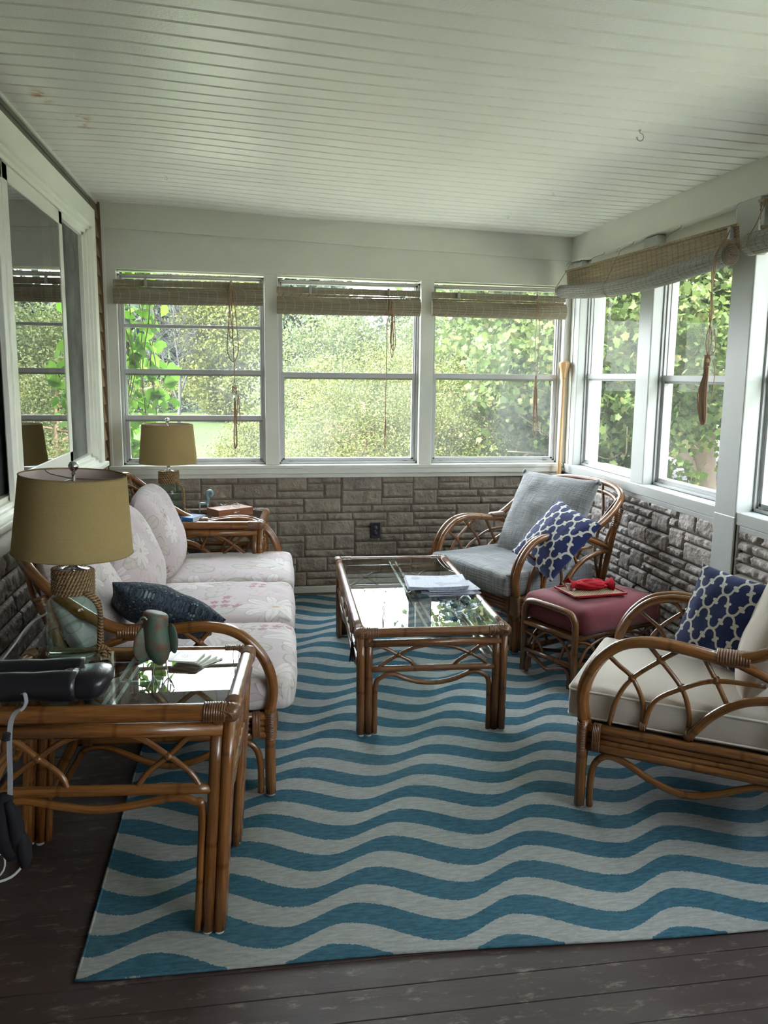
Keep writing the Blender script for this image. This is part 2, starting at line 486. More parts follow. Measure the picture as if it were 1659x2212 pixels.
c = t.mix(teal, cc, ct); c = t.mix(t.sstep(soil, 0.5, 0.8) * 0.18, c, (0.22, 0.20, 0.15))
t.base(c); t.bump(pile + pile2, 0.004, 0.8); MAT['rug'] = t.m
# glass
def mk_pane(name, tint=(0.97, 0.99, 0.98), veil=0.0, ior=1.5, dirt=0.0, rough=0.0, refl=1.0):
    m = bpy.data.materials.new(name); m.use_nodes = True; nt = m.node_tree; nt.nodes.clear()
    out = nt.nodes.new('ShaderNodeOutputMaterial'); tr = nt.nodes.new('ShaderNodeBsdfTransparent'); gl = nt.nodes.new('ShaderNodeBsdfGlossy')
    fr = nt.nodes.new('ShaderNodeFresnel'); mx = nt.nodes.new('ShaderNodeMixShader'); fr.inputs['IOR'].default_value = ior
    tr.inputs[0].default_value = (*tint, 1); gl.inputs['Roughness'].default_value = rough
    src = tr.outputs[0]
    if veil > 0:
        df = nt.nodes.new('ShaderNodeBsdfDiffuse'); tl = nt.nodes.new('ShaderNodeBsdfTranslucent'); ad = nt.nodes.new('ShaderNodeMixShader')
        for q in (df, tl): q.inputs[0].default_value = (0.9, 0.92, 0.9, 1)
        ad.inputs[0].default_value = 0.75
        nt.links.new(df.outputs[0], ad.inputs[1]); nt.links.new(tl.outputs[0], ad.inputs[2])
        mv = nt.nodes.new('ShaderNodeMixShader')
        nz = nt.nodes.new('ShaderNodeTexNoise'); nz.inputs['Scale'].default_value = 2.2; nz.inputs['Detail'].default_value = 3
        tcn = nt.nodes.new('ShaderNodeTexCoord'); nt.links.new(tcn.outputs['Object'], nz.inputs['Vector'])
        mr = nt.nodes.new('ShaderNodeMapRange'); mr.inputs[1].default_value = 0.3; mr.inputs[2].default_value = 0.7
        mr.inputs[3].default_value = veil * 0.4; mr.inputs[4].default_value = veil * 1.6
        nt.links.new(nz.outputs['Fac'], mr.inputs[0]); nt.links.new(mr.outputs[0], mv.inputs[0])
        nt.links.new(tr.outputs[0], mv.inputs[1]); nt.links.new(ad.outputs[0], mv.inputs[2]); src = mv.outputs[0]
    mt = nt.nodes.new('ShaderNodeMath'); mt.operation = 'MULTIPLY'; mt.inputs[1].default_value = refl; mt.use_clamp = True
    ge = nt.nodes.new('ShaderNodeNewGeometry'); mb_ = nt.nodes.new('ShaderNodeMath'); mb_.operation = 'SUBTRACT'; mb_.inputs[0].default_value = 1.0
    nt.links.new(ge.outputs['Backfacing'], mb_.inputs[1]); mk = nt.nodes.new('ShaderNodeMath'); mk.operation = 'MULTIPLY'
    nt.links.new(fr.outputs[0], mt.inputs[0]); nt.links.new(mt.outputs[0], mk.inputs[0]); nt.links.new(mb_.outputs[0], mk.inputs[1]); nt.links.new(mk.outputs[0], mx.inputs[0])
    nt.links.new(src, mx.inputs[1]); nt.links.new(gl.outputs[0], mx.inputs[2]); nt.links.new(mx.outputs[0], out.inputs[0])
    return m
MAT['pane'] = mk_pane('window_glass', veil=0.022, refl=0.10)
MAT['pane_house'] = mk_pane('sliding_window_glass', tint=(0.45, 0.48, 0.46), ior=2.0, refl=1.7)
MAT['tglass'] = mk_pane('table_glass', tint=(0.90, 0.96, 0.94), ior=1.62, refl=1.35)
t = NT('pale_green_jar_glass', 0.02, 0.5); t.base((0.72, 0.90, 0.84)); t.bsdf.inputs['Transmission Weight'].default_value = 1.0; t.bsdf.inputs['IOR'].default_value = 1.25
MAT['jar'] = mk_pane('pale_green_jar_glass', tint=(0.86, 0.94, 0.91), ior=1.38, refl=1.3)
bpy.data.materials.remove(t.m)
MAT['crystal'] = mk_pane('crystal_glass', tint=(0.84, 0.87, 0.89), ior=1.9, refl=2.2)
MAT['screen'] = mk_pane('grey_insect_screen', tint=(0.36, 0.38, 0.37), veil=0.30, ior=1.15)
# metals and bits
MAT['chrome'] = plain('brushed_nickel', (0.72, 0.70, 0.67), 0.2, metal=1.0, vary=0.02)
MAT['steel'] = plain('dull_steel', (0.35, 0.34, 0.32), 0.4, metal=0.9)
MAT['black'] = plain('black_leather', (0.012, 0.012, 0.016), 0.30, 0.5, bump=0.0006, scale=160)
MAT['blackcloth'] = plain('black_webbing', (0.015, 0.015, 0.018), 0.8, 0.2)
MAT['greyweb'] = plain('grey_webbing_stripe', (0.30, 0.31, 0.33), 0.8, 0.2)
MAT['outlet'] = plain('dark_plastic', (0.018, 0.014, 0.022), 0.35)
# shade burlap
t = NT('tan_burlap_shade', 0.9, 0.2); uv = t.tc('UV'); u, v, w = t.xyz(uv)
s1 = t.noise(t.vec(u * 380, v * 14, 0.0), 1.0, 2); s2 = t.noise(t.vec(u * 12, v * 240, 7.0), 1.0, 2)
t.base(t.mix(s1 * 0.5 + s2 * 0.5, (0.34, 0.25, 0.105), (0.54, 0.42, 0.20))); t.bump(s1 + s2, 0.001)
_tl = t.node('ShaderNodeBsdfTranslucent'); _tl.inputs[0].default_value = (0.50, 0.38, 0.17, 1)
_mx = t.node('ShaderNodeMixShader'); _mx.inputs[0].default_value = 0.28
t.t.links.new(t.bsdf.outputs[0], _mx.inputs[1]); t.t.links.new(_tl.outputs[0], _mx.inputs[2]); t.t.links.new(_mx.outputs[0], t.out.inputs[0])
MAT['shade'] = t.m
MAT['lining'] = plain('pale_shade_lining', (0.55, 0.45, 0.42), 0.8)
t = NT('twisted_jute_rope', 0.9, 0.2); uv = t.tc('UV'); u, v, w = t.xyz(uv)
tw = ((u * 620.0 + v * 6.283 * 2.0).sin() * 0.5 + 0.5); hair = t.noise(t.tc(), 300, 2)
t.base(t.mix(t.sstep(tw, 0.15, 0.75), (0.13, 0.075, 0.035), t.mix(hair, (0.30, 0.19, 0.10), (0.44, 0.30, 0.17)))); t.bump(tw, 0.0025); MAT['rope'] = t.m
# bamboo blind
def mk_blind(name, lo, hi, sp=0.062, st_c=None):
    t = NT(name, 0.6, 0.3); o = t.tc(); x_, y_, z_ = t.xyz(o); isl = t.island(); uv = t.tc('UV'); u, v, w = t.xyz(uv)
    n1 = t.noise(t.vec(x_ * 3, y_ * 3, z_ * 120), 1.0, 3)
    c = t.mix(t.sstep(n1, 0.3, 0.7), lo, hi); c = t.mix(isl * 0.35, c, tuple(q * 0.7 for q in lo))
    st = ((x_ + y_) / sp).frac(); c = t.mix(t.sstep((st - 0.5).abs(), 0.09 if st_c else 0.045, 0.05 if st_c else 0.025) * (0.7 if st_c else 0.45), c, st_c or tuple(min(1, q * 1.5) for q in hi))
    pass
    t.base(c); return t.m
MAT['blind'] = mk_blind('weathered_bamboo_slats', (0.20, 0.165, 0.115), (0.33, 0.285, 0.21))
MAT['blind2'] = mk_blind('tan_bamboo_slats', (0.27, 0.19, 0.11), (0.42, 0.32, 0.20), 0.058, (0.10, 0.07, 0.04))
MAT['blindgrey'] = mk_blind('greyed_bamboo_roll', (0.22, 0.208, 0.182), (0.34, 0.325, 0.295), 0.058, (0.14, 0.12, 0.10))
MAT['cord'] = plain('tan_cord', (0.36, 0.24, 0.16), 0.85, 0.2)
MAT['whitecord'] = plain('white_cable', (0.62, 0.62, 0.60), 0.5)
MAT['siding'] = plain('tan_siding', (0.20, 0.135, 0.075), 0.7, 0.2, vary=0.25, scale=8)
MAT['siding_d'] = plain('brown_corner_board', (0.15, 0.10, 0.06), 0.6, 0.3, vary=0.2, scale=10)
MAT['fascia'] = plain('grey_green_strip', (0.14, 0.145, 0.11), 0.6, 0.3, vary=0.2, scale=8)
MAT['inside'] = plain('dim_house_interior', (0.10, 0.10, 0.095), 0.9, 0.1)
# ------------------------------------------------------------------ the room
XL, XR, YB, YF = -0.96, 2.28, 5.87, -2.2
def struct(name, mb, mat, label, cat, parent=None, bevel=0.0):
    o = mb.build(name, mat, parent, bevel=bevel, kind='structure', label=label if not parent else None, cat=cat if not parent else None)
    return o
CX = [-0.99, -0.96, -0.72, -0.45, -0.18, 0.11, 0.45, 1.1, 1.81, 2.28, 2.50]
CZ = [2.642, 2.641, 2.640, 2.636, 2.622, 2.607, 2.591, 2.569, 2.547, 2.531, 2.523]
def ceil_z(x): return float(np.interp(x, CX, CZ))
# floor
m = MB(); yy = YF; rnd = random.Random(3)
while yy < 6.0:
    w = 0.105
    m.box(-1.02, 2.45, yy, yy + w - 0.003, -0.03, rnd.uniform(-0.0012, 0.0))
    yy += w
m.box(-1.02, 2.45, YF, 6.0, -0.12, -0.028)
struct('floor', m, MAT['floor'], 'dark brown painted wooden porch floorboards with worn scratches', 'floor', bevel=0.0012)
# ceiling: vinyl boards running across
xs = np.concatenate([np.linspace(-1.0, 2.45, 24)])
ys = []; dz = []
y = YF
while y < 5.93:
    for q, d in ((0.0, 0.0), (0.008, 0.0), (0.011, 0.012), (0.0225, 0.012), (0.0255, 0.0), (0.0645, 0.0)):
        ys.append(y + q); dz.append(d)
    y += 0.1095
ys = np.array(ys); dz = np.array(dz)
V = []
for x in xs:
    sag = 0.0
    for yv, d in zip(ys, dz):
        wob = 0.0035 * math.sin(yv * 1.9 + x * 1.3) + 0.003 * math.sin(yv * 5.1 + x * 3.1)
        edge = min(1.0, (x + 1.0) / 0.3, (2.45 - x) / 0.3)
        V.append((x, yv + 0.02 * math.sin(x * 1.1), ceil_z(x) + d + wob * max(0, edge)))
m = MB(); m.grid(np.array(V), len(xs), len(ys), smooth=False, flip=True)
struct('ceiling', m, MAT['ceiling'], 'pale ribbed ceiling panelling with rust stains near the left edge', 'ceiling')
m = MB(); m.box(-4.2, 2.95, YF - 0.4, 6.45, 2.68, 2.80)
m.box(2.80, 2.95, YF - 0.4, 6.45, 2.52, 2.70); m.box(-4.2, 2.95, 6.30, 6.45, 2.52, 2.70)
struct('roof', m, plain('dark_roof', (0.10, 0.10, 0.10), 0.8), 'porch roof slab above the ceiling panelling', 'roof')

# stonework
def stones(mb, org, ud, nd, U0, U1, Z0, rows, h, depth, rough, seed, wr=(0.13, 0.42), gap=0.006, pd=0.28, hole=None):
    org = np.array(org, float); ud = np.array(ud, float); nd = np.array(nd, float); rnd = random.Random(seed)
    blocked = {r: [] for r in range(rows + 1)}
    for r in range(rows):
        u = U0
        while u < U1 - 1e-4:
            hit = [b for b in blocked[r] if b[0] <= u + 1e-6 < b[1] - 1e-6]
            if hit: u = hit[0][1]; continue
            w = rnd.uniform(*wr)
            nx = [b[0] for b in blocked[r] if b[0] > u]
            lim = min(nx + [U1])
            if u + w > lim - 0.06: w = lim - u
            w = min(w, lim - u)
            dbl = r < rows - 1 and rnd.random() < pd and w < 0.32 and w > 0.1 and not any(b[0] < u + w and b[1] > u for b in blocked[r + 1])
            hh = h * (2 if dbl else 1)
            if dbl: blocked[r + 1].append((u, u + w))
            a, b = u + gap, u + w - gap; z0 = Z0 + r * h + gap; z1 = Z0 + r * h + hh - gap
            nu = max(5, int((b - a) / 0.008)); nv = max(5, int((z1 - z0) / 0.007))
            V = []; so = rnd.uniform(0, 100); smooth_face = 0.5 if dbl else 1.0
            dd = depth * rnd.uniform(0.65, 1.15)
            slope = rnd.uniform(-0.3, 0.3)
            for i in range(nu):
                for j in range(nv):
                    uu = a + (b - a) * i / (nu - 1); zz = z0 + (z1 - z0) * j / (nv - 1)
                    e = min(uu - a, b - uu, zz - z0, z1 - zz)
                    k = min(1.0, max(0.0, e) / 0.009) ** 0.6
                    nz = mnoise.fractal(Vector((uu * 22 + so, zz * 30, so)), 1.0, 2.0, 4)
                    chip = max(0.0, mnoise.noise(Vector((uu * 34 + so, zz * 9, so * 2)))) * (1.0 if zz > z1 - 0.03 or zz < z0 + 0.03 else 0.3)
                    d = k * (dd * (1 + slope * (zz - z0) / (z1 - z0)) + rough * smooth_face * nz - rough * chip * 0.9)
                    p = org + ud * uu + nd * max(0.0005 if e < 1e-6 else 0.003, d)
                    V.append((p[0], p[1], p[2] + zz))
            mb.grid(np.array(V), nu, nv, smooth=True, flip=np.cross(ud, (0, 0, 1)) @ nd < 0)
            u += w
SILL = 0.93
m = MB(); m.box(XL - 0.02, XR + 0.1, 5.878, 6.05, -0.1, 0.87)
wb = struct('wall_back', m, MAT['mortar'], 'low stone panelled wall under the three far windows', 'wall')
m = MB(); stones(m, (0, 5.878, 0), (1, 0, 0), (0, -1, 0), XL, XR, 0.045, 15, 0.0535, 0.012, 0.0090, 11, (0.17, 0.38), 0.0035, 0.50)
struct('stone_facing', m, MAT['stone'], '', '', wb)
m = MB(); m.box(XR + 0.03, XR + 0.2, YF, 5.90, -0.1, 0.87)
wr = struct('wall_right', m, MAT['mortar'], 'low rough stone wall under the right windows', 'wall')
m = MB(); stones(m, (XR + 0.03, 0, 0), (0, 1, 0), (-1, 0, 0), 3.785, 5.87, 0.0, 16, 0.0532, 0.020, 0.012, 5, (0.15, 0.40), 0.004, 0.42)
stones(m, (XR + 0.03, 0, 0), (0, 1, 0), (-1, 0, 0), 1.2, 3.60, 0.0, 16, 0.0532, 0.020, 0.012, 6, (0.15, 0.40), 0.004, 0.42)
struct('stone_facing', m, MAT['stone2'], '', '', wr)
m = MB(); m.box(XL, XR, 5.852, 5.874, 0.0, 0.047)
struct('baseboard_back', m, MAT['trim'], 'thin white baseboard along the far stone wall', 'baseboard', bevel=0.003)

# sills
m = MB(); m.box(XL + 0.02, XR, 5.835, 6.06, 0.868, SILL); m.box(XL + 0.02, XR, 5.852, 5.875, 0.838, 0.868)
m.box(XL + 0.02, XR, 5.828, 5.836, 0.905, 0.93)
struct('trim_1', m, MAT['trim'], 'long white painted window sill above the far stone wall', 'window sill', bevel=0.004)
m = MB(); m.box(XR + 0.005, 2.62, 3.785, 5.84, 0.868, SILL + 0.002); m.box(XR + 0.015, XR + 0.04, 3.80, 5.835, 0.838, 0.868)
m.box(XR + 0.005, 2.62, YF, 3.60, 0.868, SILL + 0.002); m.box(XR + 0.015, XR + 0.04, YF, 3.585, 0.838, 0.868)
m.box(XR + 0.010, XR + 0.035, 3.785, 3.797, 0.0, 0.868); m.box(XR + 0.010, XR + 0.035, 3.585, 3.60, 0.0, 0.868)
struct('trim_2', m, MAT['trim_darkened'], 'deep white sill above the right stone wall', 'window sill', bevel=0.005)

# wall above the windows, header boards, posts
m = MB()
def slab(mb, x0, x1, y0, y1, zb, zt):
    """a board whose lower and upper edges follow functions of x"""
    n = 14; V = []
    X_ = np.linspace(x0, x1, n)
    for x in X_:
        V += [(x, y0, zb(x)), (x, y0, zt(x)), (x, y1, zt(x)), (x, y1, zb(x))]
    mb.grid(np.array(V), n, 4, smooth=False, wrap=True, flip=True)
    mb.add(V[:4], [(0, 1, 2, 3)], None, False); mb.add(V[-4:], [(3, 2, 1, 0)], None, False)
hb = lambda x: float(np.interp(x, [-0.96, 2.28], [2.232, 2.200]))
slab(m, XL, 2.45, 5.862, 6.05, hb, lambda x: ceil_z(x) + 0.03)
struct('wall_back_header', m, MAT['trim'], 'white painted board wall above the far windows', 'wall', bevel=0)
m = MB()
slab(m, XL + 0.03, XR + 0.002, 5.840, 5.864, lambda x: float(np.interp(x, [-0.96, -0.3, 0.4, 1.2, 2.28], [2.484, 2.463, 2.438, 2.410, 2.372])) + 0.002 * math.sin(x * 5), lambda x: ceil_z(x) + 0.012)
struct('trim_3', m, MAT['trim'], 'upper white header board under the far edge of the ceiling', 'header board')
m = MB()
m.box(-0.93, -0.852, 5.866, 6.02, SILL, 2.24); m.box(-0.935, -0.915, 5.855, 5.87, SILL, 2.50)
struct('trim_4', m, MAT['trim'], 'white corner trim board left of the vine window', 'trim board', bevel=0.003)
m = MB(); m.box(0.112, 0.205, 5.856, 6.02, SILL, 2.225); m.box(1.197, 1.289, 5.856, 6.02, SILL, 2.215)
m.box(2.252, 2.30, 5.856, 6.02, SILL, 2.205)
m.box(2.30, 2.345, 5.80, 5.87, SILL, 2.36)
struct('trim_5', m, MAT['trim'], 'white painted posts between the far windows', 'posts', bevel=0.003)
m = MB(); m.box(-0.962, -0.932, 5.838, 5.872, 0.0, 2.64)
struct('trim_6', m, MAT['siding_d'], 'brown corner board between siding and white trim', 'corner board', bevel=0.002)
m = MB(); n = 20
V = []
for y in np.linspace(YF, 5.868, n):
    zb = 2.366 + 0.003 * math.sin(y * 2.1)
    V += [(XR, y, zb), (XR + 0.22, y, zb), (XR + 0.22, y, 2.56), (XR, y, 2.545)]
m.grid(np.array(V), n, 4, smooth=False, wrap=True)
struct('trim_7', m, MAT['trim'], 'long white beam above the right windows', 'beam', bevel=0)
m = MB(); m.box(XR + 0.085, XR + 0.2, YF, 5.80, 2.19, 2.375)
m.box(XR + 0.075, XR + 0.09, YF, 5.80, 2.30, 2.37)
struct('trim_8', m, MAT['trim'], 'recessed white header behind the right blinds', 'header board', bevel=0.003)
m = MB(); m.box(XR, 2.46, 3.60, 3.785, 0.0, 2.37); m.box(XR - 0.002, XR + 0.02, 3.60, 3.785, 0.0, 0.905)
struct('trim_9', m, MAT['trim_darkened'], 'full height white pillar on the right wall', 'pillar', bevel=0.006)
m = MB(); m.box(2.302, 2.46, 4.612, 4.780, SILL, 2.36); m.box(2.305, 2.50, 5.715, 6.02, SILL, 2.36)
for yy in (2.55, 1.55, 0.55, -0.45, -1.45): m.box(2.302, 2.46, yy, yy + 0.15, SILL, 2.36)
struct('trim_10', m, MAT['trim_darkened'], 'white post between the two right windows', 'post', bevel=0.006)

# double hung windows
def window(idx, axis, a0, a1, plane, out, zb, zt, rails, label, thick=(), frame_w=0.028, mat='alu', sep=0.010):
    """axis 'x': window in a plane y=plane; axis 'y': in a plane x=plane. rails: list of (z, height, depth offset)"""
    w = empty('window_%d' % idx, (0, 0, 0), label=label, cat='window', kind='structure')
    def bx(mb, u0, u1, d0, d1, z0, z1):
        lo, hi = sorted((plane + out * d0, plane + out * d1))
        if axis == 'x': mb.box(u0, u1, lo, hi, z0, z1)
        else: mb.box(lo, hi, u0, u1, z0, z1)
    f = MB()
    for k, (fw, d0, d1) in enumerate(((0.014, -0.035, 0.05), (0.026, -0.02, 0.03))):
        bx(f, a0, a0 + fw, d0, d1, zb, zt); bx(f, a1 - fw, a1, d0, d1, zb, zt)
        bx(f, a0, a1, d0, d1, zt - fw, zt); bx(f, a0, a1, d0, d1, zb, zb + fw)
    struct('window_frame', f, MAT[mat], '', '', w, bevel=0.0015)
    zr = [zb + 0.022] + [r[0] for r in rails] + [zt - 0.02]
    s = MB()
    for k, r in enumerate(rails):
        z, h = r[0], r[1]; off = r[2] if len(r) > 2 else 0
        bx(s, a0 + 0.016, a1 - 0.016, -0.022 + off, 0.006 + off, z - h / 2, z + h / 2)
        if h > 0.026: q_ = MB(); bx(q_, a0 + 0.02, a1 - 0.02, -0.016 + off, 0.02 + off, z - h / 2 - 0.012, z - h / 2 - 0.0005); struct('weatherstrip', q_, MAT['rail_dark'], '', '', w)
    # lower sash stiles and bottom rail
    zl = rails[0][0] if rails else zt
    bx(s, a0 + 0.014, a0 + 0.014 + frame_w, -0.018, 0.010, zb + 0.01, zl); bx(s, a1 - 0.014 - frame_w, a1 - 0.014, -0.018, 0.010, zb + 0.01, zl)
    bx(s, a0 + 0.014, a1 - 0.014, -0.018, 0.012, zb + 0.006, zb + 0.040)
    bx(s, a0 + 0.014, a0 + 0.010 + frame_w * 0.8, -0.002, 0.024, zl, zt); bx(s, a1 - 0.010 - frame_w * 0.8, a1 - 0.014, -0.002, 0.024, zl, zt)
    struct('window_sash', s, MAT[mat], '', '', w, bevel=0.002)
    lt = MB()
    for u in (a0 + 0.07, a1 - 0.10):
        bx(lt, u, u + 0.03, -0.024, -0.014, zb + 0.012, zb + 0.020)
    struct('latch', lt, MAT['rail_dark'], '', '', w)
    p = MB(); bx(p, a0 + 0.02, a1 - 0.02, 0.0, 0.003, zb + 0.03, zl - 0.004); bx(p, a0 + 0.02, a1 - 0.02, 0.014, 0.017, zl, zt - 0.02)
    struct('window_pane', p, MAT['pane'], '', '', w)
    return w
window(1, 'x', -0.850, 0.112, 5.945, 1, 0.932, 2.205, [(1.255, 0.030, -0.012), (1.567, 0.030), (1.869, 0.022, 0.010)], 'far window beside the vine, with three horizontal rails')
window(2, 'x', 0.205, 1.197, 5.945, 1, 0.932, 2.195, [(1.555, 0.034)], 'middle far window behind the coffee table')
window(3, 'x', 1.289, 2.252, 5.945, 1, 0.932, 2.190, [(1.558, 0.034)], 'far window in the corner by the paddle')
window(4, 'y', 4.80, 5.715, 2.400, 1, 0.934, 2.19, [(1.565, 0.034)], 'right wall window nearest the corner')
window(5, 'y', 3.785, 4.612, 2.400, 1, 0.934, 2.19, [(1.555, 0.034)], 'right wall window beside the full height pillar')
window(6, 'y', 2.70, 3.60, 2.400, 1, 0.934, 2.19, [(1.555, 0.034)], 'right wall window on the near side of the pillar')
for q, yy in enumerate((1.70, 0.70, -0.30, -1.30)):
    window(7 + q, 'y', yy, yy + 0.85, 2.400, 1, 0.934, 2.19, [(1.555, 0.034)], 'right wall window further along behind the camera')

# left wall: house siding, big slider window
m = MB(); m.box(-1.10, XL - 0.004, YF, 5.88, 0.0, 0.86); m.box(-1.10, XL - 0.004, 5.60, 5.88, 0.8, 2.66); m.box(-1.10, XL - 0.004, YF, 5.88, 2.50, 2.66)
m.box(-1.10, XL - 0.004, YF, 2.6, 0.8, 2.66)
wl = struct('wall_left', m, MAT['mortar'], 'house wall on the left behind the sofa', 'wall')
m = MB(); z = 0.88; k = 0
while z < 2.62:
    V = [(XL - 0.004, 5.60, z), (XL - 0.004, 5.842, z), (XL + 0.020, 5.842 - 0.004 * (k % 3), z - 0.006), (XL + 0.020, 5.60, z - 0.006),
         (XL - 0.004, 5.60, z + 0.118), (XL - 0.004, 5.842, z + 0.118), (XL + 0.004, 5.836 - 0.004 * (k % 3), z + 0.112), (XL + 0.004, 5.60, z + 0.112)]
    m.add(V, [(0, 3, 2, 1), (4, 5, 6, 7), (0, 1, 5, 4), (3, 7, 6, 2), (1, 2, 6, 5), (0, 4, 7, 3)], None, False)
    z += 0.118; k += 1
struct('siding', m, MAT['siding'], '', '', wl)
m = MB(); stones(m, (XL - 0.004, 0, 0), (0, 1, 0), (1, 0, 0), 1.0, 5.84, 0.0, 9, 0.0945, 0.016, 0.008, 8, (0.13, 0.42), 0.005)
struct('stone_facing', m, MAT['stone2'], '', '', wl)
m = MB(); m.box(XL - 0.01, XL + 0.004, YF, 5.84, 2.553, 2.665); m.box(XL, XL + 0.012, YF, 5.84, 2.553, 2.578); m.box(XL, XL + 0.010, YF, 5.84, 2.600, 2.606)
struct('fascia', m, MAT['fascia'], '', '', wl)
m = MB(); m.box(XL, XL + 0.014, YF, 5.85, 2.628, 2.643)
struct('trim_11', m, MAT['trim'], 'thin white cove strip at the left edge of the ceiling', 'trim', bevel=0.003)
sl = empty('window_11', (0, 0, 0), label='white framed sliding house window on the left, mirroring the garden', cat='window', kind='structure')
m = MB(); T = XL + 0.030
m.box(XL - 0.01, T, 2.6, 5.640, 2.440, 2.552); m.box(XL - 0.01, T, 5.545, 5.640, 0.860, 2.45); m.box(XL - 0.01, T, 2.6, 5.640, 0.860, 0.955)
m.box(XL - 0.02, T + 0.022, 2.6, 5.655, 0.955, 0.985)
struct('window_casing', m, MAT['vinyl'], '', '', sl, bevel=0.004)
m = MB()
for k, (ins, d0, d1) in enumerate(((0.0, -0.10, 0.012), (0.020, -0.10, -0.006), (0.040, -0.10, -0.026))):
    a, b = 5.545 - ins, 5.545 - ins - 0.022; zt = 2.440 - ins; zb = 0.985 + ins
    m.box(XL + d0, XL + d1, b, a, zb, zt); m.box(XL + d0, XL + d1, 2.6, a, zt - 0.022, zt); m.box(XL + d0, XL + d1, 2.6, a, zb, zb + 0.022)
struct('window_frame', m, MAT['vinyl'], '', '', sl, bevel=0.002)
def panel(y0, y1, x, w, pane, name='window_sash', z0=1.045, z1=2.385):
    m = MB(); m.box(x - 0.022, x + 0.012, y0, y0 + w, z0, z1); m.box(x - 0.022, x + 0.012, y1 - w, y1, z0, z1)
    m.box(x - 0.022, x + 0.012, y0, y1, z1 - w * 0.9, z1); m.box(x - 0.022, x + 0.012, y0, y1, z0, z0 + w * 1.1)
    
    struct(name, m, MAT['vinyl'], '', '', sl, bevel=0.003)
    m = MB(); m.box(x + 0.002, x + 0.008, y0 + w - 0.01, y1 - w + 0.01, z0 + w, z1 - w * 0.8)
    struct('window_pane', m, MAT[pane], '', '', sl)
panel(3.70, 4.80, XL - 0.012, 0.075, 'pane_house')
panel(4.76, 5.50, XL - 0.075, 0.030, 'pane_house')
panel(2.60, 3.80, XL - 0.075, 0.030, 'pane_house')
m = MB(); m.box(XL - 0.052, XL - 0.050, 4.80, 5.48, 1.05, 2.38); m.box(XL - 0.052, XL - 0.050, 2.60, 3.70, 1.05, 2.38)
struct('insect_screen', m, MAT['screen'], '', '', sl)
m = MB(); m.box(XL - 0.03, XL - 0.006, 3.628, 3.70, 1.00, 2.42); m.box(XL - 0.02, XL + 0.004, 3.60, 3.632, 1.00, 2.42)
struct('mullion', m, MAT['vinyl'], '', '', sl, bevel=0.003)
# dim room behind the house window
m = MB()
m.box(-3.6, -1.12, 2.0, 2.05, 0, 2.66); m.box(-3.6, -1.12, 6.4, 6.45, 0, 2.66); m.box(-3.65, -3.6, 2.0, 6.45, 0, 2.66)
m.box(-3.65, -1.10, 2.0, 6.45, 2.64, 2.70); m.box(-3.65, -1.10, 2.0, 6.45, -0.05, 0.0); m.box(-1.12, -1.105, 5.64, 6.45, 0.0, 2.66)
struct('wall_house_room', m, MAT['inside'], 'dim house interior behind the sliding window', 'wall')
m = MB(); m.box(-1.02, 2.5, YF - 0.1, YF, -0.1, 2.7)
struct('wall_front', m, MAT['siding'], 'end wall of the porch behind the camera', 'wall')
m = MB(); m.box(-4.2, -1.12, -2.3, 1.98, -0.9, 2.7); m.box(-4.2, -3.66, 1.98, 6.45, -0.9, 2.7)
struct('wall_house', m, MAT['siding'], 'outer wall of the house next to the porch', 'wall')
m = MB(); m.box(-1.0, 2.5, 5.95, 6.05, -0.9, -0.02); m.box(2.35, 2.5, -2.3, 6.05, -0.9, -0.02)
struct('wall_foundation', m, MAT['mortar'], 'foundation wall under the porch floor', 'wall')

# electrical outlet
ou = empty('wall_outlet', (0.888, 5.862, 0.450), label='dark double socket outlet on the far stone wall', cat='outlet')
m = MB(); m.box(-0.036, 0.036, -0.012, 0.006, -0.058, 0.058); m.build('cover_plate', MAT['outlet'], ou, bevel=0.004)
m = MB()
for dz in (-0.02, 0.02):
    m.lathe([(0.0, 0.0), (0.015, 0.0), (0.017, -0.003)], (0, -0.0155, dz), 16, rotm(rx=math.pi / 2))
m.build('socket', plain('socket_face', (0.03, 0.025, 0.035), 0.3), ou)
m = MB()
for dz in (-0.02, 0.02):
    for dx in (-0.006, 0.006): m.box(dx - 0.001, dx + 0.001, -0.0175, -0.0145, dz - 0.003, dz + 0.005)
m.lathe([(0.0, 0.0), (0.003, 0.0), (0.003, -0.004)], (0, -0.0155, 0), 10, rotm(rx=math.pi / 2))
m.build('socket_slots', MAT['steel'], ou)

# ceiling hooks
def hook(x, y, s, lab, a):
    z = ceil_z(x)
    o = empty('ceiling_hook', (x, y, z), a, label=lab, cat='hook', group='hooks screwed into the ceiling')
    m = MB(); m.tube([(0, 0, 0.005), (0, 0, -0.35), (0.55, 0, -0.6), (0.75, 0, -1.1), (0.3, 0, -1.6), (-0.3, 0, -1.5), (-0.5, 0, -1.05)], 0.07, 8, 5)
    me = m.build('hook', MAT['steel'], o); me.scale = (s, s, s)
    m = MB(); m.lathe([(0, 0.004), (0.24, 0.003), (0.24, -0.01), (0, -0.06)], (0, 0, 0), 14); k = m.build('washer', MAT['steel'], o); k.scale = (s, s, s)
hook(1.594, 3.40, 0.026, 'largest ceiling hook, toward the right beam', 0.2)
hook(-0.436, 4.989, 0.014, 'small ceiling hook above the sofa end', 0.8)
hook(1.615, 5.25, 0.012, 'small ceiling hook nearest the far wall', 0.1)
hook(1.66, 4.56, 0.010, 'tiny ceiling hook between the two others on the right', 2.0)
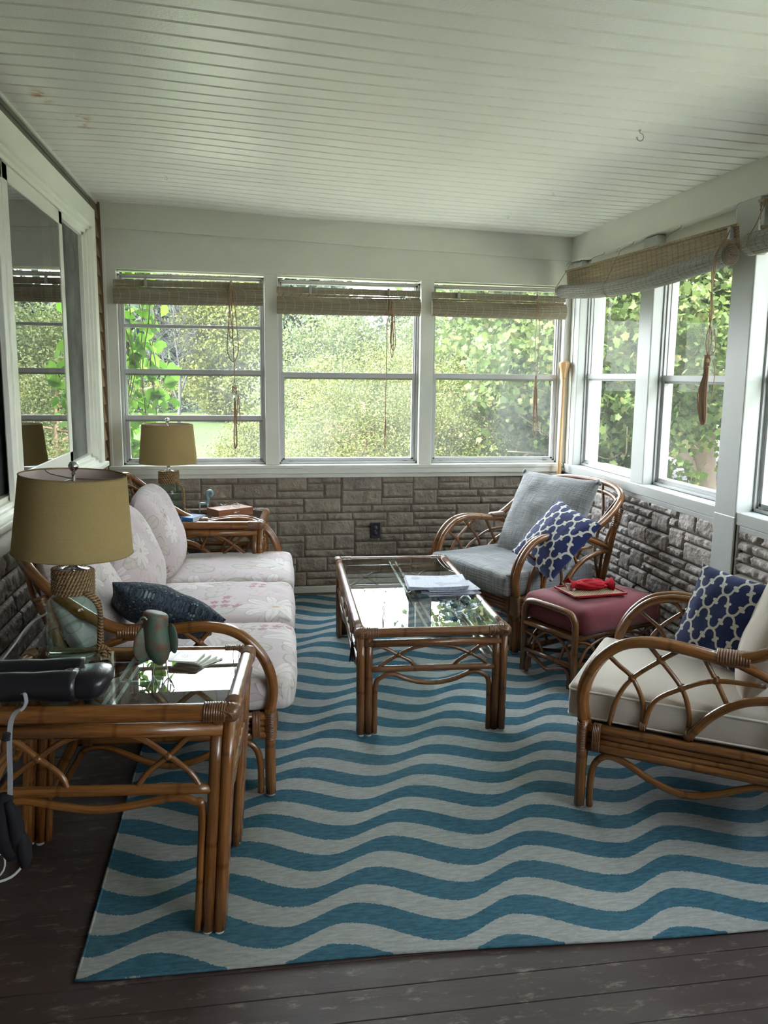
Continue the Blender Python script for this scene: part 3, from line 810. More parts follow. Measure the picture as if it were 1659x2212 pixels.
# ------------------------------------------------------------------ bamboo roll blinds
def roll_profile(a, b, n=60, ribs=20):
    out = []
    for k in range(n):
        t = 2 * math.pi * k / n
        rr = 1.0 - 0.07 * (k % 3 == 0)
        out.append((a * math.cos(t) * rr, b * math.sin(t) * rr))
    return out
def loop_cord(m, x, y, z, L, w, r=0.0029, sx=1):
    m.tube([(x, y, z), (x - w * 0.5 * sx, y - 0.004, z - L * 0.45), (x - w * 0.8 * sx, y - 0.006, z - L * 0.85), (x, y - 0.008, z - L), (x + w * 0.8 * sx, y - 0.006, z - L * 0.85), (x + w * 0.5 * sx, y - 0.004, z - L * 0.4), (x + 0.004, y, z)], r, 6, 5)
def blind_back(x0, x1, zt0, zt1, rt0, rt1, rh, label, gapmat, pulls, cordside, seed):
    rnd = random.Random(seed)
    o = empty('bamboo_blind', ((x0 + x1) / 2, 5.80, (zt0 + zt1) / 2), label=label, cat='blind', group='roll blinds on the far windows')
    c = (x0 + x1) / 2; L = x1 - x0; yo = 0.0; z0 = (zt0 + zt1) / 2
    zl = lambda x, a, b: a + (b - a) * (x - x0) / L - z0
    m = MB(); m.bar((x0 - c, 0.012, zl(x0, zt0, zt1) - 0.02), (x1 - c, 0.012, zl(x1, zt0, zt1) - 0.02), 0.008, 0.042)
    m.build('head_rail', MAT['blind'], o, bevel=0.002)
    m = MB()
    ztop = min(zt0, zt1) - 0.045; zbot = max(rt0, rt1)
    n = max(2, int((ztop - zbot + 0.03) / 0.0125))
    for k in range(n):
        f = k / max(1, n - 1)
        za = zt0 - 0.047 + (rt0 + 0.004 - zt0 + 0.047) * f; zb_ = zt1 - 0.047 + (rt1 + 0.004 - zt1 + 0.047) * f
        j = rnd.uniform(-0.0015, 0.0015)
        m.bar((x0 + 0.006 - c, 0.012 + 0.010 * f, za - z0 + j), (x1 - 0.006 - c, 0.012 + 0.010 * f, zb_ - z0 - j), 0.0018, 0.0068)
    m.build('bamboo_slats', MAT['blind2'], o)
    m = MB(); prof = roll_profile(0.036, rh / 2)
    nn = 24; V = []
    for i in range(nn):
        x = x0 + L * i / (nn - 1)
        zc = rt0 + (rt1 - rt0) * i / (nn - 1) - rh / 2 - z0 - 0.004 * math.sin(math.pi * i / (nn - 1))
        for (a, b) in prof: V.append((x - c, 0.004 + a, zc + b))
    m.grid(np.array(V), nn, len(prof), smooth=False, wrap=True, flip=True)
    m.add(V[:len(prof)], [tuple(range(len(prof)))], None, False); m.add(V[-len(prof):], [tuple(range(len(prof) - 1, -1, -1))], None, False)
    m.build('rolled_slats', MAT['blind'], o)
    for k, px in enumerate(pulls):
        zz = zl(px, zt0, zt1)
        m = MB(); m.tube([(px - c, 0.035, zz + 0.05), (px - c, -0.006, zz + 0.032), (px - c + 0.004, -0.012, zz + 0.018), (px - c, -0.008, zz + 0.006)], 0.0018, 6, 5)
        m.build('hook', MAT['steel'], o)
        m = MB(); m.box(px - c - 0.009, px - c + 0.009, -0.018, -0.004, zz - 0.045, zz + 0.008); m.lathe([(0, 0), (0.008, 0), (0.008, 0.004), (0, 0.004)], (px - c, -0.018, zz - 0.02), 12, rotm(rx=math.pi / 2))
        m.build('pulley', MAT['alu'], o, bevel=0.002)
        m = MB(); zr = rt0 - rh - z0
        m.tube([(px - c, -0.014, zz - 0.03), (px - c + 0.002, -0.032, rt0 - z0 - 0.01), (px - c + 0.002, -0.034, rt0 - z0 - rh * 0.5), (px - c, -0.022, zr - 0.002), (px - c, 0.01, zr - 0.006)], 0.0017, 6, 4)
        m.build('lift_cord', MAT['cord'], o)
    return o, c, z0
YC = 5.80
o, c, z0 = blind_back(-0.862, 0.104, 2.156, 2.156, 2.112, 2.120, 0.112, 'faded bamboo roll blind above the vine window', 0, [-0.655, -0.106], 0, 1)
m = MB(); x = -0.106 - c
m.tube([(x, -0.02, 0.0), (x - 0.018, -0.045, -0.10), (x + 0.004, -0.05, -0.32), (x + 0.012, -0.048, -0.52), (x + 0.012, -0.045, -0.66)], 0.003, 6, 5)
loop_cord(m, x + 0.006, -0.045, -0.02, 0.50, 0.045); loop_cord(m, x - 0.004, -0.042, -0.01, 0.36, 0.016)
loop_cord(m, x + 0.014, -0.045, -0.78, 0.32, 0.012); loop_cord(m, x + 0.010, -0.043, -0.76, 0.345, 0.009); loop_cord(m, x + 0.035, -0.045, -0.74, 0.20, 0.014)
m.build('pull_cord', MAT['cord'], o)
m = MB()
for k in range(4): m.tube([(x + 0.012 + 0.016 * math.cos(a + k), -0.048 + 0.006 * math.sin(2 * a), -0.70 + 0.024 * math.sin(a) - 0.004 * k) for a in np.linspace(0, 6.0, 8)], 0.0024, 6, 3)
m.build('cord_knot', MAT['cord'], o)
o, c, z0 = blind_back(0.196, 1.180, 2.139, 2.134, 2.076, 2.080, 0.117, 'bamboo roll blind with bright gaps above the middle far window', 0, [0.42, 0.955], 0, 2)
m = MB(); x = 0.955 - c
m.tube([(x, -0.02, 0.0), (x - 0.012, -0.045, -0.12), (x - 0.016, -0.05, -0.5), (x - 0.020, -0.048, -0.9), (x - 0.024, -0.045, -1.00)], 0.003, 6, 5)
loop_cord(m, x - 0.020, -0.047, -0.88, 0.20, 0.008)
loop_cord(m, x + 0.02, -0.045, -0.16, 0.22, 0.014); loop_cord(m, x + 0.03, -0.047, -0.14, 0.27, 0.018); loop_cord(m, x + 0.022, -0.043, -0.1, 0.36, 0.010); loop_cord(m, x + 0.018, -0.04, -0.03, 0.20, 0.026)
m.build('pull_cord', MAT['cord'], o)
m = MB()
for k in range(3): m.tube([(x + 0.012 + 0.016 * math.cos(a + k), -0.048 + 0.006 * math.sin(2 * a), -0.165 + 0.02 * math.sin(a)) for a in np.linspace(0, 6.0, 8)], 0.0024, 6, 3)
m.build('cord_knot', MAT['cord'], o)
o, c, z0 = blind_back(1.262, 2.235, 2.130, 2.123, 2.073, 2.069, 0.107, 'bamboo roll blind above the far corner window', 0, [1.45, 2.015], 0, 3)
m = MB(); x = 2.015 - c
m.tube([(x, -0.02, 0.0), (x + 0.012, -0.045, -0.14), (x + 0.014, -0.05, -0.4), (x + 0.004, -0.048, -0.62)], 0.0022, 6, 5)
m.tube([(x - 0.004, -0.02, 0.0), (x - 0.008, -0.045, -0.14), (x - 0.012, -0.05, -0.4), (x + 0.000, -0.048, -0.62)], 0.0022, 6, 5)
for q in range(4): loop_cord(m, x - 0.002 + 0.003 * q, -0.045 - 0.002 * q, -0.56 - 0.03 * q, 0.22 + 0.04 * q, 0.010 + 0.003 * q)
m.build('pull_cord', MAT['cord'], o)
m = MB(); m.rings((x, -0.05, -0.58), (x, -0.05, -0.64), 0.007, 8, 10)
m.build('cord_knot', MAT['cord'], o)

# right wall blinds (in front of the posts)
def blind_side(y0, y1, X0, top, bot, rr, label, pulls, seed, mr='blindgrey', sag=0.035, bow=0.0):
    """top, bot: height functions; y0 near end, y1 far end"""
    o = empty('bamboo_blind', (X0, (y0 + y1) / 2, 2.2), label=label, cat='blind', group='roll blinds on the right windows')
    cy = (y0 + y1) / 2; L = y1 - y0; N = 26; ts = np.linspace(0, 1, N)
    P = lambda t, dx, z: (dx, y0 + L * t - cy, z - 2.2)
    m = MB(); m.tube([P(t, 0.0, top(t)) for t in ts], 0.007, 8, 1)
    m.build('head_rod', MAT['blind2'], o)
    m = MB()
    rows = 24
    for k in range(rows):
        f = (k + 0.5) / rows
        V = []; h = 0.5 / rows * 0.90
        for t in ts:
            za = top(t) + (bot(t) - 0.02 - top(t)) * (f - h); zb = top(t) + (bot(t) - 0.02 - top(t)) * (f + h)
            wv_ = 0.002 * math.sin(k * 2.2)
            V += [P(t, 0.004 + wv_ + 0.014 * f, za), P(t, 0.004 + wv_ + 0.014 * f, zb), P(t, 0.0065 + wv_ + 0.014 * f, zb), P(t, 0.0065 + wv_ + 0.014 * f, za)]
        m.grid(np.array(V), N, 4, smooth=False, wrap=True)
    m.build('bamboo_slats', MAT['blind2'], o)
    m = MB(); prof = roll_profile(rr * 0.95, rr)
    V = []
    for t in ts:
        zc = bot(t) - rr
        for (a, b) in prof: V.append(P(t, -0.025 + a, zc + b))
    m.grid(np.array(V), N, len(prof), smooth=False, wrap=True)
    m.build('rolled_slats', MAT[mr], o)
    m = MB()   # spiral roll end
    zc = bot(0) - rr
    for k, rs in enumerate((0.97, 0.80, 0.63, 0.46, 0.29, 0.14)):
        m.tube([P(0, -0.025 + rr * 0.9 * rs * math.cos(a), zc + rr * rs * math.sin(a)) for a in np.linspace(0, 2 * math.pi, 16)], 0.0045, 6, 1)
    V = [P(0.002, -0.025 + rr * 0.88 * math.cos(a), zc + rr * 0.98 * math.sin(a)) for a in np.linspace(0, 2 * math.pi, 24, endpoint=False)]
    m.add(V, [tuple(range(24))], None, False)
    m.build('roll_end', plain('dark_roll_end', (0.10, 0.07, 0.05), 0.8), o)
    for t in pulls:
        z = top(t); zr = bot(t) - rr
        m = MB(); m.tube([P(t, 0.095, 2.366), P(t, 0.088, 2.348), P(t, 0.022, z + 0.046), P(t, 0.004, z + 0.012), P(t, 0.0, z - 0.002)], 0.0018, 6, 5)
        m.tube([P(t, 0.012, z + 0.055), P(t + 0.003, 0.0, z + 0.048), P(t + 0.004, -0.002, z + 0.030)], 0.0018, 6, 4)
        m.build('hook', MAT['steel'], o)
        m = MB(); m.tube([P(t, -0.006, z), P(t + 0.006, -0.05, bot(t) + 0.02), P(t + 0.012, -0.025 - rr * 1.06, zr + 0.01), P(t + 0.010, -0.025 - rr * 0.6, zr - rr * 0.86), P(t + 0.008, 0.0, zr - rr * 1.0), P(t + 0.006, 0.02, zr - rr * 0.6)], 0.0022, 6, 4)
        m.build('lift_cord', MAT['cord'], o)
    return o, P
top = lambda t: 2.246 + 0.040 * t
bot = lambda t: 2.160 + 0.034 * t - 0.050 * math.sin(math.pi * t)
o, P = blind_side(3.635, 5.74, 2.20, top, bot, 0.046, 'large bamboo roll blind sagging across two right windows', [0.985, 0.60], 4)
for tt in (0.80, 0.33):
    m = MB(); m.tube([P(tt, 0.095, 2.366), P(tt, 0.088, 2.348), P(tt, 0.02, top(tt) + 0.045), P(tt, 0.0, top(tt) + 0.01)], 0.0018, 6, 4); m.build('hook', MAT['steel'], o)
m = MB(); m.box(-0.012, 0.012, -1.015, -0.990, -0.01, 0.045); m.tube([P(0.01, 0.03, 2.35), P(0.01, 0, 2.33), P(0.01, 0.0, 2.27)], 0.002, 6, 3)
m.build('pulley', MAT['trim_darkened'], o, bevel=0.002)
m = MB()
for q in range(3):
    m.tube([P(0.012, -0.02, 2.225), P(0.014 + q * 0.004, -0.07 - 0.006 * q, 2.08), P(0.030 - q * 0.006, -0.07, 1.86), P(0.020 + 0.012 * q, -0.06, 1.74), P(0.034, -0.06, 1.655)], 0.0025, 6, 6)
m.tube([P(0.012, -0.06, 1.78), P(0.004, -0.06, 1.69), P(0.030, -0.06, 1.655)], 0.0025, 6, 5)
for q in range(9):
    yo = 0.034 + 0.0065 * math.sin(q * 1.7)
    zt = 1.62 - 0.004 * q; zb = 1.352 + 0.018 * abs(math.sin(q * 2.1))
    m.tube([P(yo, -0.06 - 0.004 * math.cos(q), zt), P(yo + 0.006 + 0.002 * q, -0.062, (zt + zb) / 2), P(yo + 0.008, -0.062, zb), P(yo - 0.002, -0.055, zb + 0.005), P(yo - 0.004 + 0.001 * q, -0.060, (zt + zb) / 2), P(yo, -0.058, zt)], 0.0036, 6, 4)
m.tube([P(0.02, -0.05, 1.64), P(0.008, -0.05, 1.60), P(0.010, -0.05, 1.50), P(0.012, -0.05, 1.45)], 0.0024, 6, 5)
m.build('pull_cord', MAT['cord'], o)
m = MB(); m.rings(P(0.034, -0.060, 1.665), P(0.036, -0.060, 1.60), 0.012, 12, 12)
for q in range(3): m.tube([P(0.026 - 0.010 * math.cos(a), -0.066, 1.645 + 0.020 * math.sin(a) - 0.006 * q) for a in np.linspace(0, 5.6, 8)], 0.0026, 6, 3)
m.build('cord_knot', MAT['cord'], o)
o, P = blind_side(2.55, 3.535, 2.235, lambda t: 2.33, lambda t: 2.195, 0.050, 'short bamboo roll blind past the pillar, cut by the photo edge', [0.93], 5, sag=0.0)
m = MB(); m.box(-0.014, 0.010, 0.425, 0.450, 0.02, 0.10); m.build('pulley', MAT['trim_darkened'], o, bevel=0.002)
# ------------------------------------------------------------------ the rug
m = MB(); V = []; nx, ny = 60, 100
ang = -0.038
def rugpt(u, v):
    return (-0.462 + u * 2.44, 2.030 - 0.038 * u * 2.44 + v * 3.76 + 0.0 * u)
for i in range(nx):
    for j in range(ny):
        x, y = rugpt(i / (nx - 1), j / (ny - 1))
        z = 0.0065 + 0.0012 * mnoise.noise(Vector((x * 3, y * 3, 0)))
        if j == 0: y += 0.008 * math.sin(x * 4.0); 
        e = min(i, nx - 1 - i, j, ny - 1 - j)
        if j < 2 : z += 0.004 * max(0, mnoise.noise(Vector((x * 2.5, 9, 0))))
        V.append((x, y, z))
V = np.array(V); m.grid(V, nx, ny, flip=False)
loop = [i * ny for i in range(nx)] + [(nx - 1) * ny + j for j in range(1, ny)] + [i * ny + ny - 1 for i in range(nx - 2, -1, -1)] + [j for j in range(ny - 2, 0, -1)]
L = [V[k] for k in loop]; n = len(L)
m.add(np.array(L + [(p[0], p[1], 0.0008) for p in L]), [(k, (k + 1) % n, n + (k + 1) % n, n + k) for k in range(n)], None, False)
rug = m.build('area_rug', MAT['rug'], label='large flatwoven rug with wavy teal and pale stripes', cat='rug')
m = MB(); m.tube([(p[0], p[1], 0.006) for p in L[::2]], 0.0045, 6, 1, closed=True)
m.build('bound_edge', MAT['rug'], rug)

# ------------------------------------------------------------------ cushions and pillows
def box_cushion(sx, sy, sz, r, crown=0.02, n=22, crease=0.0, seed=0, sag=0.0, taper=0.0):
    """rounded box cushion centred in x and y, bottom at z=0, uv in metres"""
    mb = MB()
    def face(fu, fv, fw, su, sv, sw, swap):
        V = []; UV = []
        N = n
        for i in range(N):
            for j in range(N):
                a = math.sin((i / (N - 1) - 0.5) * math.pi) ; b = math.sin((j / (N - 1) - 0.5) * math.pi)
                p = [0, 0, 0]; p[fu] = a; p[fv] = b; p[fw] = sw
                h = (sx / 2, sy / 2, sz / 2)
                q = [p[k] * h[k] for k in range(3)]
                inn = [max(-h[k] + r, min(h[k] - r, q[k])) for k in range(3)]
                d = Vector([q[k] - inn[k] for k in range(3)])
                if d.length > 1e-9:
                    d = d.normalized() * r
                q = [inn[k] + d[k] for k in range(3)]
                ux, uy = q[0] / h[0], q[1] / h[1]
                cz = crown * (1 - abs(ux) ** 2.5) * (1 - abs(uy) ** 2.5)
                bulge = crown * 0.5 * (1 - (q[2] / h[2]) ** 2)
                q[2] += cz * (1 if q[2] > 0 else -0.2) * min(1, abs(q[2]) / h[2] * 1.3)
                q[0] += bulge * ux * (1 - uy * uy); q[1] += bulge * uy * (1 - ux * ux)
                nz = mnoise.noise(Vector((q[0] * 9 + seed, q[1] * 9, q[2] * 9))) * 0.004 + mnoise.noise(Vector((q[0] * 26 + seed, q[1] * 22, q[2] * 26))) * 0.0015
                q[2] += nz * (1 + crease) - sag * (1 - ux * ux) * (1 - uy * uy) * (1 if q[2] > 0 else 0)
                q[0] += nz * ux; q[1] += nz * uy
                V.append((q[0], q[1], q[2] + sz / 2))
                UV.append((q[fu] + 0.37 * seed, q[fv] + 0.11 * fw + 0.2 * seed))
        mb.grid(np.array(V), N, N, uvs=UV, flip=swap)
    face(0, 1, 2, 0, 0, 1, False); face(0, 1, 2, 0, 0, -1, True)
    face(0, 2, 1, 0, 0, -1, False); face(0, 2, 1, 0, 0, 1, True)
    face(1, 2, 0, 0, 0, 1, False); face(1, 2, 0, 0, 0, -1, True)
    return mb
def pillow(a, b, h, pinch=0.07, rnd_=0.0, n=34, p=2.0, ex=0.5, seed=0, wr=0.006, topround=0.0, uvs=1.0):
    """soft pillow lying in the xy plane, centred"""
    mb = MB()
    for s in (1, -1):
        V = []; UV = []
        for i in range(n):
            for j in range(n):
                u = math.sin((i / (n - 1) - 0.5) * math.pi); v = math.sin((j / (n - 1) - 0.5) * math.pi)
                x, y = u, v
                if rnd_ > 0:
                    k = rnd_
                    x = u * math.sqrt(1 - k * v * v / 2); y = v * math.sqrt(1 - k * u * u / 2)
                if topround > 0:
                    f = max(0.0, y) ** 2; x = x * (1 - topround * f)
                x *= a / 2 * (1 - pinch * (1 - v * v)); y *= b / 2 * (1 - pinch * (1 - u * u))
                t = ((1 - abs(u) ** p) * (1 - abs(v) ** p)) ** ex
                q = mnoise.noise(Vector((x * 11 + seed, y * 11, s * 0.0))) * wr + mnoise.noise(Vector((x * 24 + seed, y * 13, 2))) * wr * 0.5
                edge_w = (1 - t) * 0.02 * math.sin(u * 9 + seed) * h
                V.append((x, y, s * (h / 2 * t + q * t) + edge_w)); UV.append(((u * 0.5 + 0.5) * uvs + seed * 0.13, (v * 0.5 + 0.5) * uvs + seed * 0.31))
        mb.grid(np.array(V), n, n, uvs=UV, flip=(s < 0))
    return mb
def place(o, pos, u, v):
    u = Vector(u).normalized(); v = Vector(v); v = (v - u * v.dot(u)).normalized(); w = u.cross(v)
    o.matrix_world = Matrix(((u.x, v.x, w.x, pos[0]), (u.y, v.y, w.y, pos[1]), (u.z, v.z, w.z, pos[2]), (0, 0, 0, 1)))

# ------------------------------------------------------------------ rattan seating
ARM = [(0.0, 0.33), (-0.012, 0.41), (0.002, 0.49), (0.046, 0.570), (0.12, 0.632), (0.216, 0.655), (0.33, 0.648), (0.43, 0.633), (0.51, 0.628)]
def P3(x, dz): return (x, dz[0], dz[1])
def knot(mb, p, r=0.0135):
    p = np.array(p)
    for d, a in (((1, 0.3, 0.6), 0), ((1, -0.3, -0.6), 1)):
        mb.tube([p + np.array((0.0, 0.6 * r * math.cos(q) + 0.2 * r * (a), 0.9 * r * math.sin(q))) + np.array((r * 0.55 * (1 if math.cos(q * 2 + a) > 0 else -1) * 0.7, 0, 0)) for q in np.linspace(0, 5.5, 7)], 0.0035, 6, 2)
    mb.lathe([(0.0, -r), (r * 0.75, -r * 0.6), (r, 0), (r * 0.75, r * 0.6), (0.0, r)], p, 10)
def rattan_seat(root, W, back_pts, D=0.66, hoop_z=0.955, arcs_back=3, mat='rattan', front=True, long_seat=False):
    """root local frame: x across the seat, y towards the back, front legs at y=0"""
    R = MAT[mat]
    for s in (-1, 1):
        x = s * W / 2; xi = x - s * 0.034
        m = MB(); m.tube([(x, 0, 0.012), (x, 0, 0.2), (x, 0, 0.34)], 0.0195, 12, 3)
        m.tube([(xi + s * 0.002, 0.0, 0.20), (xi + s * 0.002, 0, 0.34)], 0.0175, 10, 2)
        m.build('front_leg', R, root)
        m = MB(); m.tube([P3(x, q) for q in ARM], 0.0195, 12, 5)
        m.tube([P3(xi, (q[0] + 0.006, q[1] - 0.004)) for q in ARM], 0.0175, 12, 5)
        m.build('arm', R, root)
        # side rail: stacked half round poles
        m = MB()
        for k, (zz, rr) in enumerate(((0.310, 0.0165), (0.285, 0.012), (0.263, 0.012), (0.240, 0.0175))):
            m.tube([(x - s * 0.004, 0.015, zz), (x - s * 0.004, 0.35, zz), (x - s * 0.004, D + 0.02, zz)], rr, 10, 3)
        m.build('side_rail', R, root)
        m = MB(); m.tube([(x, D + 0.15, 0.012), (x, D + 0.075, 0.16), (x, D + 0.02, 0.27), (x, D + 0.0, 0.36)], 0.0185, 12, 4)
        m.build('rear_leg', R, root)
        m = MB(); m.tube([(x, D + 0.0, 0.34), (x * 0.995, D + 0.05, 0.52), (x * 0.995, D + 0.115, 0.775)], 0.018, 12, 4)
        m.tube([(x - s * 0.004, 0.35, 0.335), (x - s * 0.004, 0.42, 0.425), (x - s * 0.004, 0.50, 0.485), (x - s * 0.004, 0.585, 0.512), (x - s * 0.004, D + 0.055, 0.53)], 0.0155, 10, 5)
        m.tube([(x, 0.50, 0.622), (x, 0.56, 0.60), (x, D + 0.01, 0.555), (x, D + 0.06, 0.52)], 0.0155, 10, 4)
        m.build('back_support', R, root)
        # lattice of thin canes
        m = MB(); xc = x - s * 0.014; c = lambda pts, o=0.0: m.tube([(xc + o * s, a, b) for a, b in pts], 0.0088, 8, 5)
        c([(0.0875, 0.330), (0.110, 0.43), (0.157, 0.512), (0.247, 0.592), (0.31, 0.640)])
        c([(0.066, 0.585), (0.112, 0.548), (0.157, 0.512), (0.197, 0.43), (0.200, 0.335)], -0.008)
        c([(0.204, 0.335), (0.235, 0.44), (0.321, 0.504), (0.427, 0.550), (0.58, 0.558)])
        c([(0.200, 0.645), (0.247, 0.592), (0.321, 0.504), (0.350, 0.42), (0.352, 0.335)], -0.008)
        c([(0.375, 0.640), (0.427, 0.550), (0.468, 0.470)], -0.008)
        for p in ((0.157, 0.512), (0.247, 0.592), (0.321, 0.504), (0.427, 0.550)): knot(m, (xc - s * 0.003, *p), 0.0145)
        m.build('arm_lattice', MAT['wrap'] if mat == 'x' else R, root)
        m = MB(); xs_ = x - s * 0.004
        m.tube([(xs_, 0.036, 0.012), (xs_, 0.036, 0.12), (xs_, 0.052, 0.185), (xs_, 0.095, 0.215), (xs_, 0.16, 0.200), (xs_, 0.25, 0.155), (xs_, 0.35, 0.130), (xs_, 0.44, 0.150), (xs_, 0.54, 0.195), (xs_, D - 0.06, 0.215), (xs_, D + 0.0, 0.205), (xs_, D + 0.03, 0.16), (xs_, D + 0.10, 0.04)], 0.0125, 10, 5)
        m.build('side_stretcher', R, root)
        m = MB(); m.rings((x - s * 0.014, -0.001, 0.222), (x - s * 0.014, -0.001, 0.330), 0.0215, 17, 14, asp=1.55, side=(1, 0, 0)); m.build('binding', MAT['wrap'], root)
        m = MB(); m.rings((x - s * 0.006, 0.036, 0.275), (x - s * 0.006, 0.064, 0.275), 0.030, 5, 12, asp=1.75, side=(0, 0, 1)); m.build('binding', MAT['wrap'], root)
        m = MB(); m.rings((x - s * 0.015, 0.425, 0.638), (x - s * 0.012, 0.53, 0.640), 0.0255, 12, 14, asp=1.35, side=(1, 0, 0)); m.build('binding', MAT['wrap'], root)
        m = MB(); m.rings((x - s * 0.004, D - 0.03, 0.275), (x - s * 0.004, D + 0.005, 0.275), 0.030, 6, 12, asp=1.75, side=(0, 0, 1)); m.build('binding', MAT['wrap'], root)
        m = MB(); m.rings((xc, 0.192, 0.345), (xc, 0.212, 0.345), 0.014, 4, 10); m.build('binding', MAT['wrap'], root)
        m = MB(); m.rings((xc, 0.342, 0.348), (xc, 0.372, 0.348), 0.020, 5, 10); m.build('binding', MAT['wrap'], root)
        m = MB(); m.rings((x, D + 0.085, 0.66), (x, D + 0.125, 0.775), 0.0205, 10, 12); m.build('binding', MAT['wrap'], root)
    # front and rear rails
    for nm, yy in (('front_rail', 0.0), ('rear_rail', D)):
        m = MB()
        for zz, rr in ((0.310, 0.0165), (0.285, 0.012), (0.263, 0.012), (0.240, 0.0175)):
            m.tube([(-W / 2 + 0.02, yy + 0.002, zz), (0, yy + 0.002, zz), (W / 2 - 0.02, yy + 0.002, zz)], rr, 10, 4)
        if nm == 'front_rail':
            for s in (-1, 1): mm = MB(); mm.rings((s * (W / 2 - 0.04), 0.002, 0.275), (s * (W / 2 - 0.07), 0.002, 0.275), 0.030, 5, 12, asp=1.75, side=(0, 0, 1)); mm.build('binding', MAT['wrap'], root)
        m.build(nm, R, root)
    m = MB(); k = W / 2
    nb = 1 if W < 1 else 3
    pts = [(-k + 0.034, 0.0, 0.012), (-k + 0.034, 0, 0.12), (-k + 0.05, 0, 0.185), (-k + 0.095, 0, 0.212)]
    if nb == 1: pts += [(-0.12, 0, 0.185), (0, 0, 0.160), (0.12, 0, 0.185)]
    else: pts += [(-k * 0.66, 0, 0.165), (-k * 0.33, 0, 0.205), (0, 0, 0.165), (k * 0.33, 0, 0.205), (k * 0.66, 0, 0.165)]
    pts += [(k - 0.095, 0, 0.212), (k - 0.05, 0, 0.185), (k - 0.034, 0, 0.12), (k - 0.034, 0.0, 0.012)]
    m.tube(pts, 0.0125, 10, 5); m.build('front_stretcher', R, root)
    # back hoop
    m = MB(); m.tube(back_pts, 0.0205, 12, 6)
    m.build('back_hoop', R, root)
    m = MB(); m.tube([(p[0] * 0.955, p[1] - 0.012, p[2] * 0.93 + 0.01) for p in back_pts[2:-2]], 0.0145, 10, 6); m.build('inner_back_hoop', R, root)
    m = MB(); B = cr(back_pts, 12); B = B[np.argsort(B[:, 0])]
    def bz(x): return float(np.interp(x, B[:, 0], B[:, 2])), float(np.interp(x, B[:, 0], B[:, 1]))
    nn = arcs_back
    step = W / nn
    for i in range(nn + 1):
        x0 = -W / 2 + step * i
        for sg in (-1, 1):
            x1 = x0 + sg * step * 0.95
            if abs(x1) > W / 2 * 0.9: x1 = math.copysign(W / 2 * 0.9, x1)
            xs0 = max(-W / 2 + 0.03, min(W / 2 - 0.03, x0))
            zt, yt = bz(x1)
            xm = (xs0 * 0.7 + x1 * 0.3)
            m.tube([(xs0, D + 0.005, 0.33), (xm, D + 0.03, 0.52), ((xs0 + 2 * x1) / 3, (D + yt * 2) / 3 + 0.01, 0.72), (x1, yt - 0.005, zt)], 0.009, 8, 5)
    m.build('back_lattice', R, root)
    m = MB(); m.box(-W / 2 + 0.02, W / 2 - 0.02, 0.02, D - 0.01, 0.300, 0.312)
    m.build('seat_deck', plain('seat_webbing', (0.14, 0.10, 0.06), 0.9, 0.1), root)
    gm_ = plain('leg_glide', (0.35, 0.33, 0.30), 0.4)
    for s in (-1, 1):
        for yy in (0, D + 0.155):
            m = MB(); m.lathe([(0, 0), (0.017, 0), (0.015, 0.008), (0, 0.014)], (s * W / 2, yy, 0.004), 12); m.build('glide', gm_, root)

def chair_back(W):
    k = W / 2
    half = [(k - 0.012, 0.41, 0.634), (k, 0.52, 0.650), (k + 0.010, 0.63, 0.705), (k + 0.004, 0.745, 0.785), (k - 0.045, 0.835, 0.850), (k * 0.55, 0.885, 0.893), (0, 0.900, 0.905)]
    return half + [(-p[0], p[1], p[2]) for p in half[-2::-1]]
def sofa_back(W):
    k = W / 2
    half = [(k - 0.012, 0.41, 0.634), (k, 0.52, 0.652), (k + 0.006, 0.63, 0.710), (k - 0.0, 0.755, 0.805), (k - 0.04, 0.845, 0.895), (k - 0.19, 0.895, 0.950), (k * 0.4, 0.905, 0.960), (0, 0.908, 0.960)]
    return half + [(-p[0], p[1], p[2]) for p in half[-2::-1]]
ZR = 0.0075
W = 0.70
cream = empty('rattan_armchair', (1.368, 2.964, ZR), math.atan2(-0.818, -0.575), label='rattan armchair with cream cushions, seen from its side at the right edge', cat='armchair', group='rattan armchairs')
rattan_seat(cream, W, chair_back(W))
WG = 0.80
gray = empty('rattan_armchair', (1.313, 4.721, ZR), math.atan2(-0.925, 0.38), label='rattan armchair with grey cushions standing in the far corner', cat='armchair', group='rattan armchairs')
rattan_seat(gray, WG, chair_back(WG))
SW = 2.31
sofa = empty('rattan_sofa', (0.111, 4.072, ZR), math.radians(87.4), label='three seat rattan sofa with pink floral cushions along the house wall', cat='sofa')
rattan_seat(sofa, SW, sofa_back(SW), arcs_back=8)

def loc2w(root, p):
    c, s = math.cos(root.rotation_euler.z), math.sin(root.rotation_euler.z)
    return (root.location.x + p[0] * c - p[1] * s, root.location.y + p[0] * s + p[1] * c, root.location.z + p[2])
def seat_on(root, p, mb, name, mat, label, cat, group=None, dz=0.0, rz=0.0):
    o = mb.build(name, mat, None, label=label, cat=cat, group=group)
    o.location = loc2w(root, p); o.rotation_euler = (0, 0, root.rotation_euler.z + rz)
    return o
def piping_of(o, sx, sy, z, r, mat, bump=0.0):
    m = MB(); k = r; pts = []
    for cx_, cy_, a0 in ((sx / 2 - k, sy / 2 - k, 0), (-sx / 2 + k, sy / 2 - k, 90), (-sx / 2 + k, -sy / 2 + k, 180), (sx / 2 - k, -sy / 2 + k, 270)):
        for a in (0, 30, 60, 90):
            t_ = math.radians(a0 + a); pts.append((cx_ + (k + 0.001) * math.cos(t_), cy_ + (k + 0.001) * math.sin(t_), z))
    m.tube(pts, 0.0042, 6, 1, closed=True)
    return m.build('piping', mat, o)
